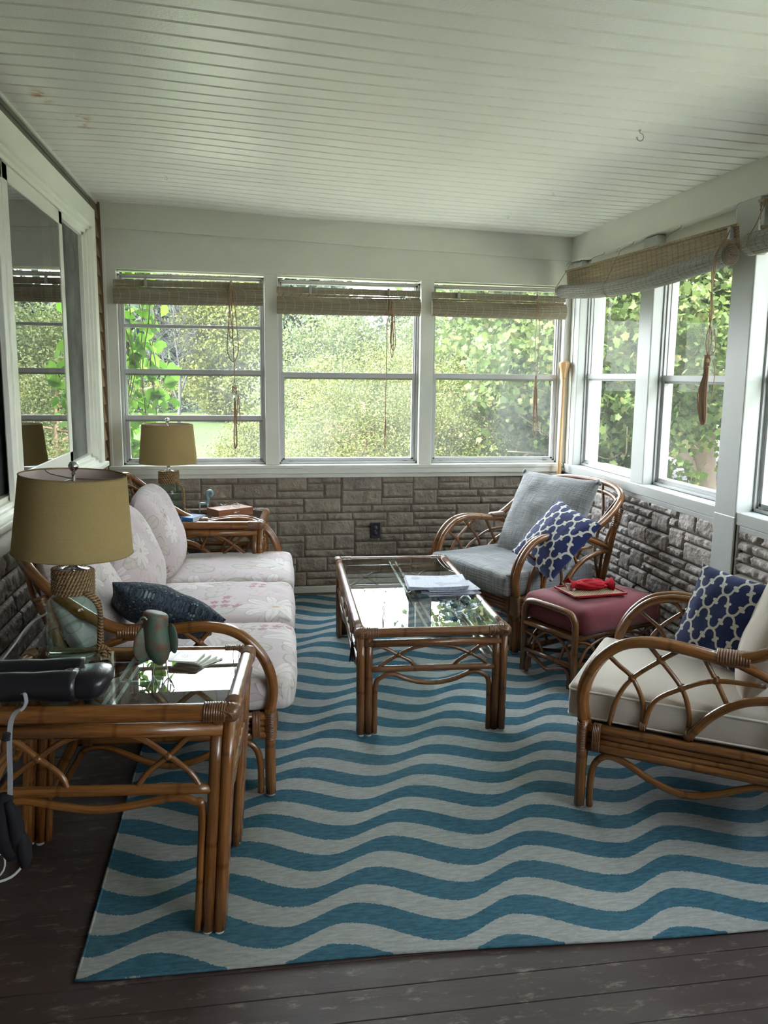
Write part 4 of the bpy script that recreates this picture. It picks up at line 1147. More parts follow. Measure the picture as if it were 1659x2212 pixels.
# cream chair cushions
c1 = seat_on(cream, (0, 0.285, 0.318), box_cushion(0.635, 0.70, 0.128, 0.022, 0.016, seed=3, crease=0.6), 'seat_cushion', MAT['cream'], 'cream canvas seat cushion with white piping on the near right armchair', 'cushion', 'loose seat cushions')
piping_of(c1, 0.637, 0.702, 0.112, 0.024, MAT['piping']); piping_of(c1, 0.637, 0.702, 0.016, 0.024, MAT['piping'])
m = MB(); m.box(0.3155, 0.3175, 0.12, 0.22, 0.028, 0.050); m.build('care_label', MAT['piping'], c1)
b1 = pillow(0.60, 0.52, 0.16, 0.03, 0.25, seed=2, p=3.5).build('back_cushion', MAT['cream'], label='cream back cushion mostly cut off by the photo edge', cat='cushion', group='loose back cushions')
bd = Vector((0.818, -0.575, 0)); wd = Vector((0.575, 0.818, 0))
pc = Vector(loc2w(cream, (0, 0.60, 0.70))); place(b1, pc, -wd, (bd.x * 0.36, bd.y * 0.36, 0.93))
# grey chair cushions
c2 = seat_on(gray, (0, 0.285, 0.318), box_cushion(0.735, 0.68, 0.135, 0.026, 0.02, seed=5, crease=0.8), 'seat_cushion', MAT['grey'], 'thick grey linen seat cushion on the far corner armchair', 'cushion', 'loose seat cushions')
m = MB()
for s in (-1, 1): m.lathe([(0, -0.008), (0.006, -0.006), (0.004, 0.0), (0.006, 0.003), (0.0, 0.004)], (s * 0.352, -0.322, 0.130), 8)
m.build('corner_tuft', MAT['grey'], c2)
b2 = pillow(0.66, 0.56, 0.19, 0.035, 0.0, seed=6, p=2.6, wr=0.012).build('back_cushion', MAT['grey'], label='big grey linen back cushion leaning in the far corner armchair', cat='cushion', group='loose back cushions')
place(b2, (1.80, 4.86, 0.700), (0.38, -0.925, 0.0), (0.38, 0.16, 0.90))
m = MB()
for s in (-1, 1): m.lathe([(0, -0.02), (0.014, -0.012), (0.006, 0.0), (0.017, 0.014), (0.0, 0.02)], (s * 0.325, 0.268, 0.0), 8)
m.build('corner_tuft', MAT['grey'], b2)
# trellis pillows
q = pillow(0.36, 0.36, 0.13, 0.05, seed=0, wr=0.008)
tp1 = q.build('throw_pillow', MAT['trellis'], label='navy and white trellis throw pillow on the cream cushioned armchair', cat='pillow', group='navy trellis throw pillows')
place(tp1, (1.800, 2.850, 0.640), (0.408, -0.91, -0.079), (0.391, 0.096, 0.915))
q = pillow(0.42, 0.42, 0.14, 0.05, seed=1, wr=0.008)
tp2 = q.build('throw_pillow', MAT['trellis'], label='navy and white trellis throw pillow on the grey cushioned armchair', cat='pillow', group='navy trellis throw pillows')
place(tp2, (1.714, 4.459, 0.645), (0.24, -0.946, -0.215), (0.669, 0.001, 0.743))
# sofa cushions
for i, (yl, lab) in enumerate(((-0.765, 'pink floral sofa seat cushion nearest the camera, beside the near arm'), (0.0, 'pink floral seat cushion in the middle of the sofa'), (0.765, 'pink floral seat cushion at the far end of the sofa'))):
    o = seat_on(sofa, (yl, 0.275, 0.318), box_cushion(0.755, 0.735, 0.125, 0.045, 0.024, seed=7 + i * 2, crease=0.8), 'seat_cushion', MAT['floral'], lab, 'cushion', 'floral sofa seat cushions', rz=0.01 * (i - 1))
for i, (yl, dy, lean, roll_, lab) in enumerate(((-0.80, 0.585, 0.50, -0.12, 'floral sofa back cushion behind the near lamp'), (-0.02, 0.565, 0.42, 0.05, 'floral sofa back cushion in the middle'), (0.72, 0.545, 0.38, 0.06, 'floral sofa back cushion at the far end by the side table'))):
    o = pillow(0.74, 0.51, 0.19, 0.0, 0.55, seed=9 + i * 3, p=3.2, ex=0.5, wr=0.008, topround=0.06).build('back_cushion', MAT['floral'], label=lab, cat='cushion', group='floral sofa back cushions')
    pw = loc2w(sofa, (yl, dy + 0.115, 0.668))
    rz = sofa.rotation_euler.z
    u = Vector((math.cos(rz), math.sin(rz), roll_)); bk = Vector((-math.sin(rz), math.cos(rz), 0))
    place(o, pw, u, bk * lean + Vector((0, 0, 1)))
sp = pillow(0.42, 0.40, 0.16, 0.05, seed=4, wr=0.01).build('throw_pillow', MAT['spot'], label='dark navy spotted throw pillow lying on the near end of the sofa', cat='pillow')
place(sp, (-0.325, 3.14, 0.665), (0.93, 0.02, -0.36), (-0.22, 0.88, -0.40))

# ------------------------------------------------------------------ rattan tables
def cane(mb, pts, r, f, sub=6): mb.tube([f(a, z) for a, z in pts], r, 8, sub)
def rattan_table(root, W, L, H, z2, zl, zs, mats=('rattan', 'wrap'), rt=0.022, bars=1, shelf_glass=True, long_arcs=2):
    """W along x, L along y, centred; H is the glass top height"""
    R = MAT[mats[0]]; w, l = W / 2, L / 2
    for nm, a, b in (('top_rail', (-w, -l), (w, -l)), ('top_rail', (-w, l), (w, l)), ('top_rail', (-w, -l), (-w, l)), ('top_rail', (w, -l), (w, l))):
        m = MB(); m.tube([(a[0], a[1], H - rt + 0.006), ((a[0] + b[0]) / 2, (a[1] + b[1]) / 2, H - rt + 0.006), (b[0], b[1], H - rt + 0.006)], rt, 12, 4)
        i0, i1 = np.array(a), np.array(b); d = (i1 - i0) / np.linalg.norm(i1 - i0); i0 = i0 + d * 0.02; i1 = i1 - d * 0.02
        m.tube([(i0[0], i0[1], z2), (i1[0], i1[1], z2)], rt * 0.82, 10, 2)
        m.build(nm, R, root)
    # legs: poles side by side
    zc = H - 2 * rt
    for sx in (-1, 1):
        for sy in (-1, 1):
            m = MB(); r1 = 0.0175
            x, y = sx * (w - 0.004), sy * (l - 0.004)
            for ox, oy in ((0, 0), (-sx * 0.033, 0), (0, -sy * 0.033)):
                m.tube([(x + ox, y + oy, 0.010), (x + ox, y + oy, zc * 0.5), (x + ox, y + oy, zc + 0.012)], r1, 12, 2)
            lg = m.build('leg', R, root)
            m = MB()
            for ox, oy in ((0, 0), (-sx * 0.033, 0), (0, -sy * 0.033)): m.lathe([(0, 0), (0.013, 0), (0.013, 0.011), (0, 0.011)], (x + ox, y + oy, 0.0), 10)
            m.build('glide', MAT['whitecord'], lg)
    # four sides
    for k, (half, f) in enumerate(((w, lambda a, z: (a, -l + 0.004, z)), (w, lambda a, z: (a, l - 0.004, z)), (l, lambda a, z: (-w + 0.004, a, z)), (l, lambda a, z: (w - 0.004, a, z)))):
        m = MB(); e = half - 0.045
        cane(m, [(-e, zl), (0, zl), (e, zl)], 0.0155, f); m.build('lower_rail', R, root)
        m = MB(); zu = z2 - 0.014; n = 1 if k < 2 else long_arcs
        seg = 2 * e / n
        for i in range(n):
            c0 = -e + seg * (i + 0.5); h = seg / 2; zx = zl + (zu - zl) * 0.60
            cane(m, [(c0 - h, zu), (c0 - h * 0.80, zu - 0.006), (c0 - h * 0.56, zx), (c0 - h * 0.36, zl + (zu - zl) * 0.3), (c0 - h * 0.29, zl + 0.006)], 0.0085, f)
            cane(m, [(c0 + h, zu), (c0 + h * 0.80, zu - 0.006), (c0 + h * 0.60, zx), (c0 + h * 0.42, zl + (zu - zl) * 0.3), (c0 + h * 0.33, zl + 0.006)], 0.0085, f)
            g = lambda a, z: tuple(np.array(f(a, z)) * np.array([1, 1, 1]) + np.array((0, 0.006 if k < 2 else 0, 0)) + np.array((0.006 if k > 1 else 0, 0, 0)))
            cane(m, [(c0 - h * 0.88, zl + 0.006), (c0 - h * 0.76, zl + (zu - zl) * 0.3), (c0 - h * 0.56, zx), (c0 - h * 0.3, zu - 0.010), (c0, zu), (c0 + h * 0.32, zu - 0.010), (c0 + h * 0.60, zx), (c0 + h * 0.80, zl + (zu - zl) * 0.3), (c0 + h * 0.90, zl + 0.006)], 0.0085, f)
            for a in (c0 - h * 0.56, c0 + h * 0.60):
                p = f(a, zx); m.lathe([(0, -0.014), (0.011, -0.008), (0.0145, 0), (0.011, 0.008), (0, 0.014)], p, 10)
        m.build('arched_canes', R, root)
        m = MB(); ee = half - 0.052 - 0.012
        n = 1 if k < 2 else long_arcs
        pts = [(-ee, 0.010), (-ee, zs * 0.55), (-ee + 0.004, zs + 0.0), (-ee + 0.025, zl - 0.038), (-ee + 0.075, zl - 0.024)]
        for i in range(n):
            c0 = -ee + 2 * ee * (i + 0.5) / n
            if i: pts.append((c0 - ee / n, zl - 0.026))
            pts += [(c0 - ee / n * 0.35, zs + 0.012), (c0, zs), (c0 + ee / n * 0.35, zs + 0.012)]
        pts += [(ee - 0.075, zl - 0.024), (ee - 0.025, zl - 0.038), (ee - 0.004, zs), (ee, zs * 0.55), (ee, 0.010)]
        cane(m, pts, 0.0115, f, 5); m.build('curved_stretcher', R, root)
    for sx in (-1, 1):
        for sy in (-1, 1):
            m = MB(); x, y = sx * w, sy * l; z = H - rt + 0.006
            m.lathe([(0, -0.027), (0.018, -0.022), (0.0265, -0.008), (0.0265, 0.008), (0.018, 0.021), (0, 0.025)], (x, y, z), 14)
            m.rings((x - sx * 0.015, y, z), (x - sx * 0.075, y, z), rt + 0.0015, 9, 14)
            m.rings((x, y - sy * 0.015, z), (x, y - sy * 0.060, z), rt + 0.0015, 7, 14)
            for q in range(4):
                m.tube([(x - sx * (0.008 + 0.010 * q), y + sy * 0.0, z + 0.026), (x - sx * (0.0 + 0.011 * q), y + sy * 0.020, z + 0.013), (x + sx * 0.006, y + sy * 0.0275, z - 0.008 + 0.004 * q)], 0.0028, 6, 3)
            m.build('corner_binding', MAT[mats[1]], root)
    m = MB(); g = 0.014
    for dx in ([-0.018, 0.018] if bars == 1 else []): m.bar((dx, -l + rt, H - 0.020), (dx, l - rt, H - 0.020), 0.012, 0.010)
    if bars == 2:
        for dx in (-0.015, 0.015): m.bar((dx, -l + rt, H - 0.024), (dx, l - rt, H - 0.024), 0.012, 0.010)
        m.bar((-w + rt, 0, H - 0.024), (w - rt, 0, H - 0.024), 0.012, 0.010)
    m.build('support_bar', MAT['steel'] if bars == 2 else R, root)
    m = MB(); rc = 0.05; pts = []
    gw, gl = w - rt * 0.75, l - rt * 0.75
    for cx_, cy_, a0 in ((gw - rc, gl - rc, 0), (-gw + rc, gl - rc, 90), (-gw + rc, -gl + rc, 180), (gw - rc, -gl + rc, 270)):
        for a in (0, 15, 30, 45, 60, 75, 90):
            t_ = math.radians(a0 + a); pts.append((cx_ + rc * math.cos(t_), cy_ + rc * math.sin(t_)))
    n = len(pts)
    m.add([(p[0], p[1], H) for p in pts] + [(p[0], p[1], H - 0.006) for p in pts], [tuple(range(n)), tuple(range(2 * n - 1, n - 1, -1))] + [(k, n + k, n + (k + 1) % n, (k + 1) % n) for k in range(n)], None, False)
    m.build('glass_top', MAT['tglass'], root)
ct = empty('coffee_table', (0.797, 4.085, ZR), math.radians(-2.2), label='long glass topped rattan coffee table on the wavy rug', cat='table')
rattan_table(ct, 0.632, 1.425, 0.478, 0.416, 0.300, 0.232, ('rattan_d', 'wrap'), 0.021, bars=1, long_arcs=2)
m = MB()
for q in range(3): m.tube([(-0.335 - 0.002 * q, -0.655, 0.475), (-0.348, -0.655 + 0.004 * q, 0.44), (-0.345, -0.652 - 0.004 * q, 0.40)], 0.0022, 6, 4)
m.rings((-0.346, -0.652, 0.405), (-0.346, -0.652, 0.385), 0.006, 4, 8)
for q in range(9): m.tube([(-0.346 + 0.004 * math.cos(q * 0.7), -0.652 + 0.004 * math.sin(q * 0.7), 0.39), (-0.346 + 0.012 * math.cos(q * 0.7), -0.652 + 0.012 * math.sin(q * 0.7), 0.325 - 0.004 * (q % 3))], 0.0022, 5, 2)
m.build('tassel', MAT['blackcloth'], None, label='dark tassel hanging from the near left corner of the coffee table', cat='tassel').matrix_world = ct.matrix_basis
t1 = empty('end_table', (-0.401, 2.455, ZR * 0.6), math.radians(-5.2), label='near glass topped rattan end table carrying a lamp and binoculars', cat='table', group='matching rattan end tables')
rattan_table(t1, 0.690, 0.490, 0.655, 0.590, 0.420, 0.365, ('rattan', 'wrap'), 0.024, bars=2)
for ch in list(t1.children) + [g for c in t1.children for g in c.children]:
    co = np.zeros(len(ch.data.vertices) * 3); ch.data.vertices.foreach_get('co', co); co = co.reshape(-1, 3)
    co[:, 0] += 0.058 * (co[:, 2] - 0.33); co[:, 1] += 0.062 * (co[:, 2] - 0.33)
    ch.data.vertices.foreach_set('co', co.ravel()); ch.data.update()
t2 = empty('end_table', (-0.262, 5.395, 0.0), math.radians(-5.0), label='far glass topped rattan end table in the corner carrying the second lamp', cat='table', group='matching rattan end tables')
rattan_table(t2, 0.690, 0.520, 0.655, 0.590, 0.420, 0.365, ('rattan', 'wrap'), 0.024, bars=2)

# ------------------------------------------------------------------ ottoman
ot = empty('rattan_ottoman', (1.768, 4.030, ZR), math.atan2(0.40, 0.92), label='rattan ottoman with a maroon cushion between the two armchairs', cat='ottoman')
OL, OW = 0.60, 0.365; R = MAT['rattan_d']
for s in (-1, 1):
    x = s * OL / 2
    m = MB(); w = OW / 2
    m.tube([(x, -w, 0.012), (x, -w, 0.2), (x, -w, 0.33), (x, -w + 0.012, 0.372), (x, -w + 0.05, 0.396), (x, 0, 0.400), (x, w - 0.05, 0.396), (x, w - 0.012, 0.372), (x, w, 0.33), (x, w, 0.2), (x, w, 0.012)], 0.0175, 12, 5)
    m.build('end_hoop', R, ot)
    m = MB(); m.tube([(x, -w, 0.275), (x, w, 0.275)], 0.0155, 10, 2); m.tube([(x, -w, 0.130), (x, w, 0.130)], 0.0145, 10, 2); m.build('end_rail', R, ot)
    m = MB(); f = lambda a, z: (x, a, z)
    cane(m, [(-0.17, 0.262), (-0.12, 0.225), (-0.085, 0.14)], 0.008, f); cane(m, [(-0.165, 0.135), (-0.12, 0.225), (0.0, 0.262), (0.09, 0.205), (0.115, 0.14)], 0.008, f); cane(m, [(0.17, 0.225), (0.09, 0.205), (0.03, 0.14)], 0.008, f)
    for a, z in ((-0.12, 0.225), (0.09, 0.205)): m.lathe([(0, -0.012), (0.012, 0), (0, 0.012)], f(a, z), 8)
    m.build('arched_canes', R, ot)
    m = MB(); cane(m, [(-w + 0.03, 0.012), (-w + 0.03, 0.07), (-w + 0.055, 0.105), (-0.06, 0.085), (0, 0.065), (0.06, 0.085), (w - 0.055, 0.105), (w - 0.03, 0.07), (w - 0.03, 0.012)], 0.0105, f); m.build('curved_stretcher', R, ot)
for s in (-1, 1):
    y = s * OW / 2; l = OL / 2 - 0.015
    m = MB(); f = lambda a, z: (a, y, z)
    for zz, rr in ((0.275, 0.0155), (0.130, 0.0145)): m.tube([(-l, y, zz), (l, y, zz)], rr, 10, 2)
    m.build('side_rail', R, ot)
    m = MB()
    cane(m, [(-l, 0.262), (-0.19, 0.225), (-0.13, 0.14)], 0.008, f); cane(m, [(-0.27, 0.135), (-0.19, 0.225), (0.0, 0.262), (0.19, 0.225), (0.27, 0.135)], 0.008, f); cane(m, [(l, 0.262), (0.19, 0.225), (0.13, 0.14)], 0.008, f)
    m.build('side_canes', R, ot)
    m = MB(); cane(m, [(-l + 0.03, 0.012), (-l + 0.03, 0.07), (-l + 0.06, 0.105), (-0.1, 0.08), (0, 0.06), (0.1, 0.08), (l - 0.06, 0.105), (l - 0.03, 0.07), (l - 0.03, 0.012)], 0.0105, f); m.build('side_stretcher', R, ot)
m = MB(); m.box(-OL / 2 + 0.015, OL / 2 - 0.015, -OW / 2, OW / 2, 0.268, 0.286); m.build('seat_deck', R, ot)
co_ = seat_on(ot, (0, 0, 0.287), box_cushion(0.555, 0.45, 0.140, 0.040, 0.022, seed=15), 'ottoman_cushion', MAT['maroon'], 'maroon suede cushion on the rattan ottoman, under the red rimmed tray', 'cushion')
# ------------------------------------------------------------------ lamps
def lamp(name_label, loc, rz, tilt, ropeside=1.0, sc=1.0):
    o = empty('table_lamp', loc, label=name_label, cat='lamp', group='glass jar table lamps')
    o.rotation_euler = (tilt[0], tilt[1], rz)
    prof = [(0.0, 0.0), (0.074, 0.0), (0.081, 0.008), (0.083, 0.03), (0.082, 0.10), (0.080, 0.160), (0.076, 0.180), (0.062, 0.196), (0.054, 0.203), (0.053, 0.265), (0.055, 0.272)]
    inner = [(max(0, r - 0.004), z + (0.006 if i < 3 else 0)) for i, (r, z) in enumerate(prof)]
    m = MB(); m.lathe(prof, (0, 0, 0), 40); m.lathe(inner[::-1], (0, 0, 0), 40); m.build('jar', MAT['jar'], o)
    m = MB()
    for k in range(7):
        z = 0.203 + 0.0115 * k
        m.tube([(0.0605 * math.cos(a), 0.0605 * math.sin(a), z + 0.0115 * a / 6.283) for a in np.linspace(0, 2 * math.pi, 33)], 0.0063, 8, 1, uoff=k * 0.37)
    rs = ropeside
    m.tube([(0.056, -0.025, 0.218), (0.074, -0.02, 0.205), (0.088, -0.01, 0.185), (0.094, -0.008, 0.14), (0.095, -0.008, 0.09), (0.098, -0.008, 0.05), (0.106, -0.010, 0.032), (0.122, -0.014, 0.030), (0.128, -0.016, 0.020), (0.118, -0.020, 0.010)], 0.0068, 8, 5)
    m.tube([(0.05, -0.035, 0.215), (0.080, -0.034, 0.198), (0.095, -0.022, 0.16), (0.096, -0.02, 0.10), (0.094, -0.02, 0.045), (0.090, -0.024, 0.022)], 0.0068, 8, 5)
    for k in range(4): m.tube([(0.105 + 0.013 * math.cos(a + k), -0.016 + 0.010 * math.sin(a * 2 + k), 0.026 + 0.013 * math.sin(a + 0.6 * k)) for a in np.linspace(0, 5.5, 8)], 0.0062, 8, 3)
    m.build('rope_wrap', MAT['rope'], o)
    m = MB(); m.lathe([(0, 0.270), (0.052, 0.270), (0.053, 0.280), (0.030, 0.284), (0.014, 0.290), (0.010, 0.315), (0.015, 0.318), (0.016, 0.36), (0.004, 0.365), (0.004, 0.590), (0, 0.59)], (0, 0, 0), 24)
    m.build('socket', MAT['chrome'], o)
    m = MB(); m.lathe([(0, 0.365), (0.016, 0.37), (0.03, 0.41), (0.028, 0.445), (0, 0.46)], (0, 0, 0), 16); m.build('bulb', plain('frosted_bulb', (0.8, 0.8, 0.78), 0.4), o)
    m = MB(); zb, zt = 0.338, 0.578
    R0, R1 = 0.180, 0.158
    pr = [(R0 + (R1 - R0) * k / 8, zb + (zt - zb) * k / 8) for k in range(9)]
    m.lathe(pr, (0, 0, 0), 64); m.build('lamp_shade', MAT['shade'], o)
    m = MB(); m.lathe([(r - 0.0015, z) for r, z in pr[::-1]], (0, 0, 0), 64); m.build('shade_lining', MAT['lining'], o)
    for r, z in ((R0, zb), (R1, zt)):
        m = MB(); m.tube([((r - 0.001) * math.cos(a), (r - 0.001) * math.sin(a), z) for a in np.linspace(0, 2 * math.pi, 48, endpoint=False)], 0.0026, 6, 1, closed=True)
        m.build('shade_trim', MAT['shade'], o)
    m = MB()
    for k in range(3):
        a = 0.5 + k * 2.094; m.tube([(0.008 * math.cos(a), 0.008 * math.sin(a), zt - 0.012), (R1 * 0.8 * math.cos(a), R1 * 0.8 * math.sin(a), zt - 0.012), (R1 * 0.97 * math.cos(a), R1 * 0.97 * math.sin(a), zt - 0.002)], 0.0018, 6, 2)
    m.build('shade_spider', MAT['steel'], o)
    m = MB(); m.lathe([(0.005, 0.578), (0.007, 0.582), (0.004, 0.588), (0.010, 0.592), (0.0155, 0.602), (0.0155, 0.608), (0.010, 0.618), (0, 0.6205)], (0, 0, 0), 20); m.build('finial', MAT['chrome'], o)
    return o
TZ1 = 0.655 + ZR * 0.6
l1 = lamp('large near table lamp with burlap shade and rope tied green glass jar', (-0.566, 2.675, TZ1 + 0.004), -0.25, (0.0, math.radians(3.0)))
l2 = lamp('far table lamp with burlap shade in front of the vine window', (-0.512, 5.420, 0.658), -0.15, (0.0, math.radians(0.3)))
m = MB(); m.tube([(-0.64, 2.69, 0.80), (-0.70, 2.70, 0.76), (-0.745, 2.70, 0.70), (-0.80, 2.66, 0.60), (-0.815, 2.62, 0.35), (-0.80, 2.60, 0.10), (-0.78, 2.55, 0.012), (-0.84, 2.45, 0.008)], 0.003, 8, 6)
m.build('lamp_cord', MAT['whitecord'], None, label='thin white lamp cord hanging behind the near end table', cat='cord')

# ------------------------------------------------------------------ things on the near end table
bn = empty('binoculars', (-0.560, 2.312, TZ1), math.radians(-3), label='black leather binocular case lying on the near glass end table', cat='binoculars')
m = MB()
for dy, z0_, r in ((0.066, 0.052, 0.041), (-0.022, 0.044, 0.043)):
    m.tube([(-0.20, dy, z0_), (-0.19, dy, z0_), (-0.08, dy, z0_), (-0.03, dy, z0_ + 0.001), (0.02, dy, z0_), (0.085, dy, z0_)], [r * 0.75, r * 0.93, r * 0.96, r * 0.90, r, r], 24, 4)
m.box(-0.10, 0.06, -0.02, 0.06, 0.02, 0.060)
m.build('barrel', MAT['black'], bn)
m = MB(); m.tube([(0.078, 0.018, 0.040), (0.10, 0.018, 0.041), (0.125, 0.016, 0.041), (0.150, 0.014, 0.040), (0.158, 0.012, 0.039)], [0.035, 0.036, 0.038, 0.036, 0.020], 26, 3, asp=1.0, side=(0, 0, 1))
V = []
for k, (x, a, b) in enumerate(((0.07, 0.070, 0.036), (0.095, 0.075, 0.039), (0.125, 0.078, 0.041), (0.150, 0.072, 0.036), (0.162, 0.055, 0.026), (0.166, 0.02, 0.01))):
    for q in range(28):
        t_ = 2 * math.pi * q / 28; V.append((x + 0.010 * math.sin(t_), 0.016 + a * math.copysign(abs(math.cos(t_)) ** 0.7, math.cos(t_)), 0.042 + b * math.copysign(abs(math.sin(t_)) ** 0.7, math.sin(t_))))
m.grid(np.array(V), 6, 28, wrap=True, flip=True)
m.build('case_end', MAT['black'], bn)
m = MB(); m.lathe([(0, 0), (0.018, 0), (0.020, 0.006), (0.020, 0.016), (0, 0.018)], (0.062, 0.022, 0.062), 18); m.build('focus_knob', MAT['chrome'], bn)
m = MB(); m.tube([(-0.045, -0.075, 0.045), (-0.035, -0.085, 0.048), (-0.030, -0.092, 0.030), (-0.038, -0.090, 0.012), (-0.046, -0.095, 0.006)], 0.0055, 8, 5, asp=0.4); m.build('strap_end', MAT['greyweb'], bn)
m = MB()
def strap(pts, w, th=0.0025):
    P = cr(pts, 6); V = []
    for i, p in enumerate(P):
        V += [(p[0] - w / 2, p[1], p[2]), (p[0] + w / 2, p[1], p[2]), (p[0] + w / 2, p[1] + th, p[2] + th * 0.4), (p[0] - w / 2, p[1] + th, p[2] + th * 0.4)]
    m.grid(np.array(V), len(P), 4, smooth=False, wrap=True)
strap([(-0.046, -0.08, 0.006), (-0.050, -0.12, 0.010), (-0.052, -0.155, -0.006), (-0.054, -0.168, -0.06), (-0.056, -0.170, -0.14), (-0.060, -0.170, -0.20)], 0.013)
m.build('neck_strap', MAT['greyweb'], bn)
m = MB(); m.rings((-0.056, -0.174, -0.02), (-0.058, -0.178, -0.04), 0.009, 3, 8); m.build('strap_buckle', MAT['blackcloth'], bn)
m = MB(); m.tube([(-0.066, -0.176, -0.19), (-0.080, -0.180, -0.24), (-0.072, -0.182, -0.31), (-0.052, -0.182, -0.36)], [0.016, 0.026, 0.028, 0.020], 12, 5, asp=1.1); m.build('strap_pad', MAT['blackcloth'], bn)
m = MB(); m.tube([(-0.060, -0.190, -0.20), (-0.042, -0.194, -0.25), (-0.040, -0.192, -0.30), (-0.046, -0.188, -0.34)], [0.010, 0.018, 0.020, 0.012], 12, 5); m.build('strap_pad', MAT['blackcloth'], bn)
m = MB(); m.tube([(-0.040, -0.192, -0.28), (-0.026, -0.194, -0.31), (-0.024, -0.194, -0.36), (-0.030, -0.192, -0.385)], [0.008, 0.018, 0.018, 0.008], 12, 5); m.build('strap_pad', MAT['blackcloth'], bn)
# coasters
t = NT('printed_coaster', 0.35, 0.5); uv = t.tc(); x_, y_, z_ = t.xyz(uv)
mx_ = x_.abs().max(y_.abs()); rad = (x_ * x_ + y_ * y_).sqrt()
an = y_.atan2(x_)
br = t.sstep((mx_ - 0.034).abs(), 0.003, 0.0015) * t.sstep((((x_ + y_) * 900.0).sin()), -0.2, 0.2)
lf = t.sstep((rad - ((an * 4.0).cos().abs() * 0.014 + 0.004)), 0.001, -0.001) * t.sstep(t.noise(uv, 200, 2), 0.42, 0.5)
t.base(t.mix((br + lf).min(1.0), (0.62, 0.62, 0.55), (0.08, 0.10, 0.07))); MAT['coaster'] = t.m
labs = ['top coaster with a leaf print beside the metal bird', 'second coaster of the fanned stack', 'third coaster of the fanned stack', 'bottom coaster lying on the glass table']
for k in range(4):
    m = MB(); s = 0.047
    pts = []
    for cx_, cy_, a0 in ((s - 0.01, s - 0.01, 0), (-s + 0.01, s - 0.01, 90), (-s + 0.01, -s + 0.01, 180), (s - 0.01, -s + 0.01, 270)):
        for a in (0, 45, 90): t_ = math.radians(a0 + a); pts.append((cx_ + 0.01 * math.cos(t_), cy_ + 0.01 * math.sin(t_)))
    n = len(pts)
    m.add([(p[0], p[1], 0.005) for p in pts] + [(p[0], p[1], 0) for p in pts], [tuple(range(n)), tuple(range(2 * n - 1, n - 1, -1))] + [(i, n + i, n + (i + 1) % n, (i + 1) % n) for i in range(n)], None, False)
    kk = 3 - k
    m.build('coaster', MAT['coaster'], None, label=labs[k], cat='coaster', group='leaf print coasters', loc=(-0.205 + 0.016 * k, 2.565 + 0.006 * k, TZ1 + 0.0052 * kk), rot=(0, 0, -0.28 - 0.16 * k))
# metal bird
bd_ = empty('metal_bird', (-0.275, 2.375, TZ1), math.radians(0), label='small green metal bird ornament with wire feet on the near end table', cat='ornament')
bd_.scale = (1.12, 1.12, 1.12)
gm = NT('patinated_green_metal', 0.55, 0.5); o = gm.tc(); gm.base(gm.mix(gm.sstep(gm.noise(o, 30, 5), 0.45, 0.65), (0.06, 0.105, 0.075), (0.13, 0.06, 0.035))); gm.bump(gm.noise(o, 120, 4), 0.001); MAT['patina'] = gm.m
def blob(mb, c, a, b, d, n=18, rot=None, p=1.0):
    V = []
    for i in range(n):
        th = math.pi * i / (n - 1)
        for j in range(n):
            ph = 2 * math.pi * j / n
            V.append((a * math.sin(th) * math.cos(ph), b * math.sin(th) * math.sin(ph), d * math.cos(th)))
    V = np.array(V)
    if rot is not None: V = V @ np.asarray(rot).T
    mb.grid(V + np.array(c), n, n, wrap=True, flip=False)
m = MB()
m.tube([(0.012, 0.0, 0.058), (0.010, 0, 0.075), (0.004, 0, 0.110), (0.0, 0, 0.150), (0.002, 0, 0.182), (0.004, 0, 0.192)], [0.010, 0.024, 0.036, 0.034, 0.032, 0.030], 22, 5)
m.build('body', MAT['patina'], bd_)
m = MB(); blob(m, (-0.030, -0.020, 0.118), 0.024, 0.006, 0.044, rot=rotm(0, 0.15, 0.5)); m.build('wing', MAT['patina'], bd_)
m = MB(); blob(m, (0.044, -0.010, 0.128), 0.016, 0.006, 0.040, rot=rotm(0, -0.1, -0.6)); m.build('wing', MAT['patina'], bd_)
m = MB(); m.tube([(-0.020, -0.01, 0.172), (-0.036, -0.012, 0.174), (-0.046, -0.014, 0.168)], [0.006, 0.005, 0.0015], 8, 3); m.build('beak', MAT['steel'], bd_)
m = MB(); m.tube([(-0.015, -0.03, 0.185), (-0.022, -0.03, 0.192), (-0.030, -0.03, 0.190), (-0.034, -0.028, 0.180)], 0.0022, 6, 4); m.build('crest_wire', MAT['steel'], bd_)
for s in (-1, 1):
    m = MB(); x = 0.010 + 0.018 * s
    m.tube([(x * 0.8 + 0.002, 0, 0.066), (x, -0.004, 0.035), (x + 0.002, -0.006, 0.022)], 0.0018, 6, 3)
    for dx, dy in ((-0.016, -0.024), (0.0, -0.032), (0.016, -0.022), (0.004, 0.018)):
        m.tube([(x + 0.002, -0.006, 0.022), (x + 0.002 + dx * 0.5, -0.006 + dy * 0.5, 0.016), (x + 0.002 + dx, -0.006 + dy, 0.0018)], 0.0018, 6, 3)
    m.build('foot', MAT['steel'], bd_)
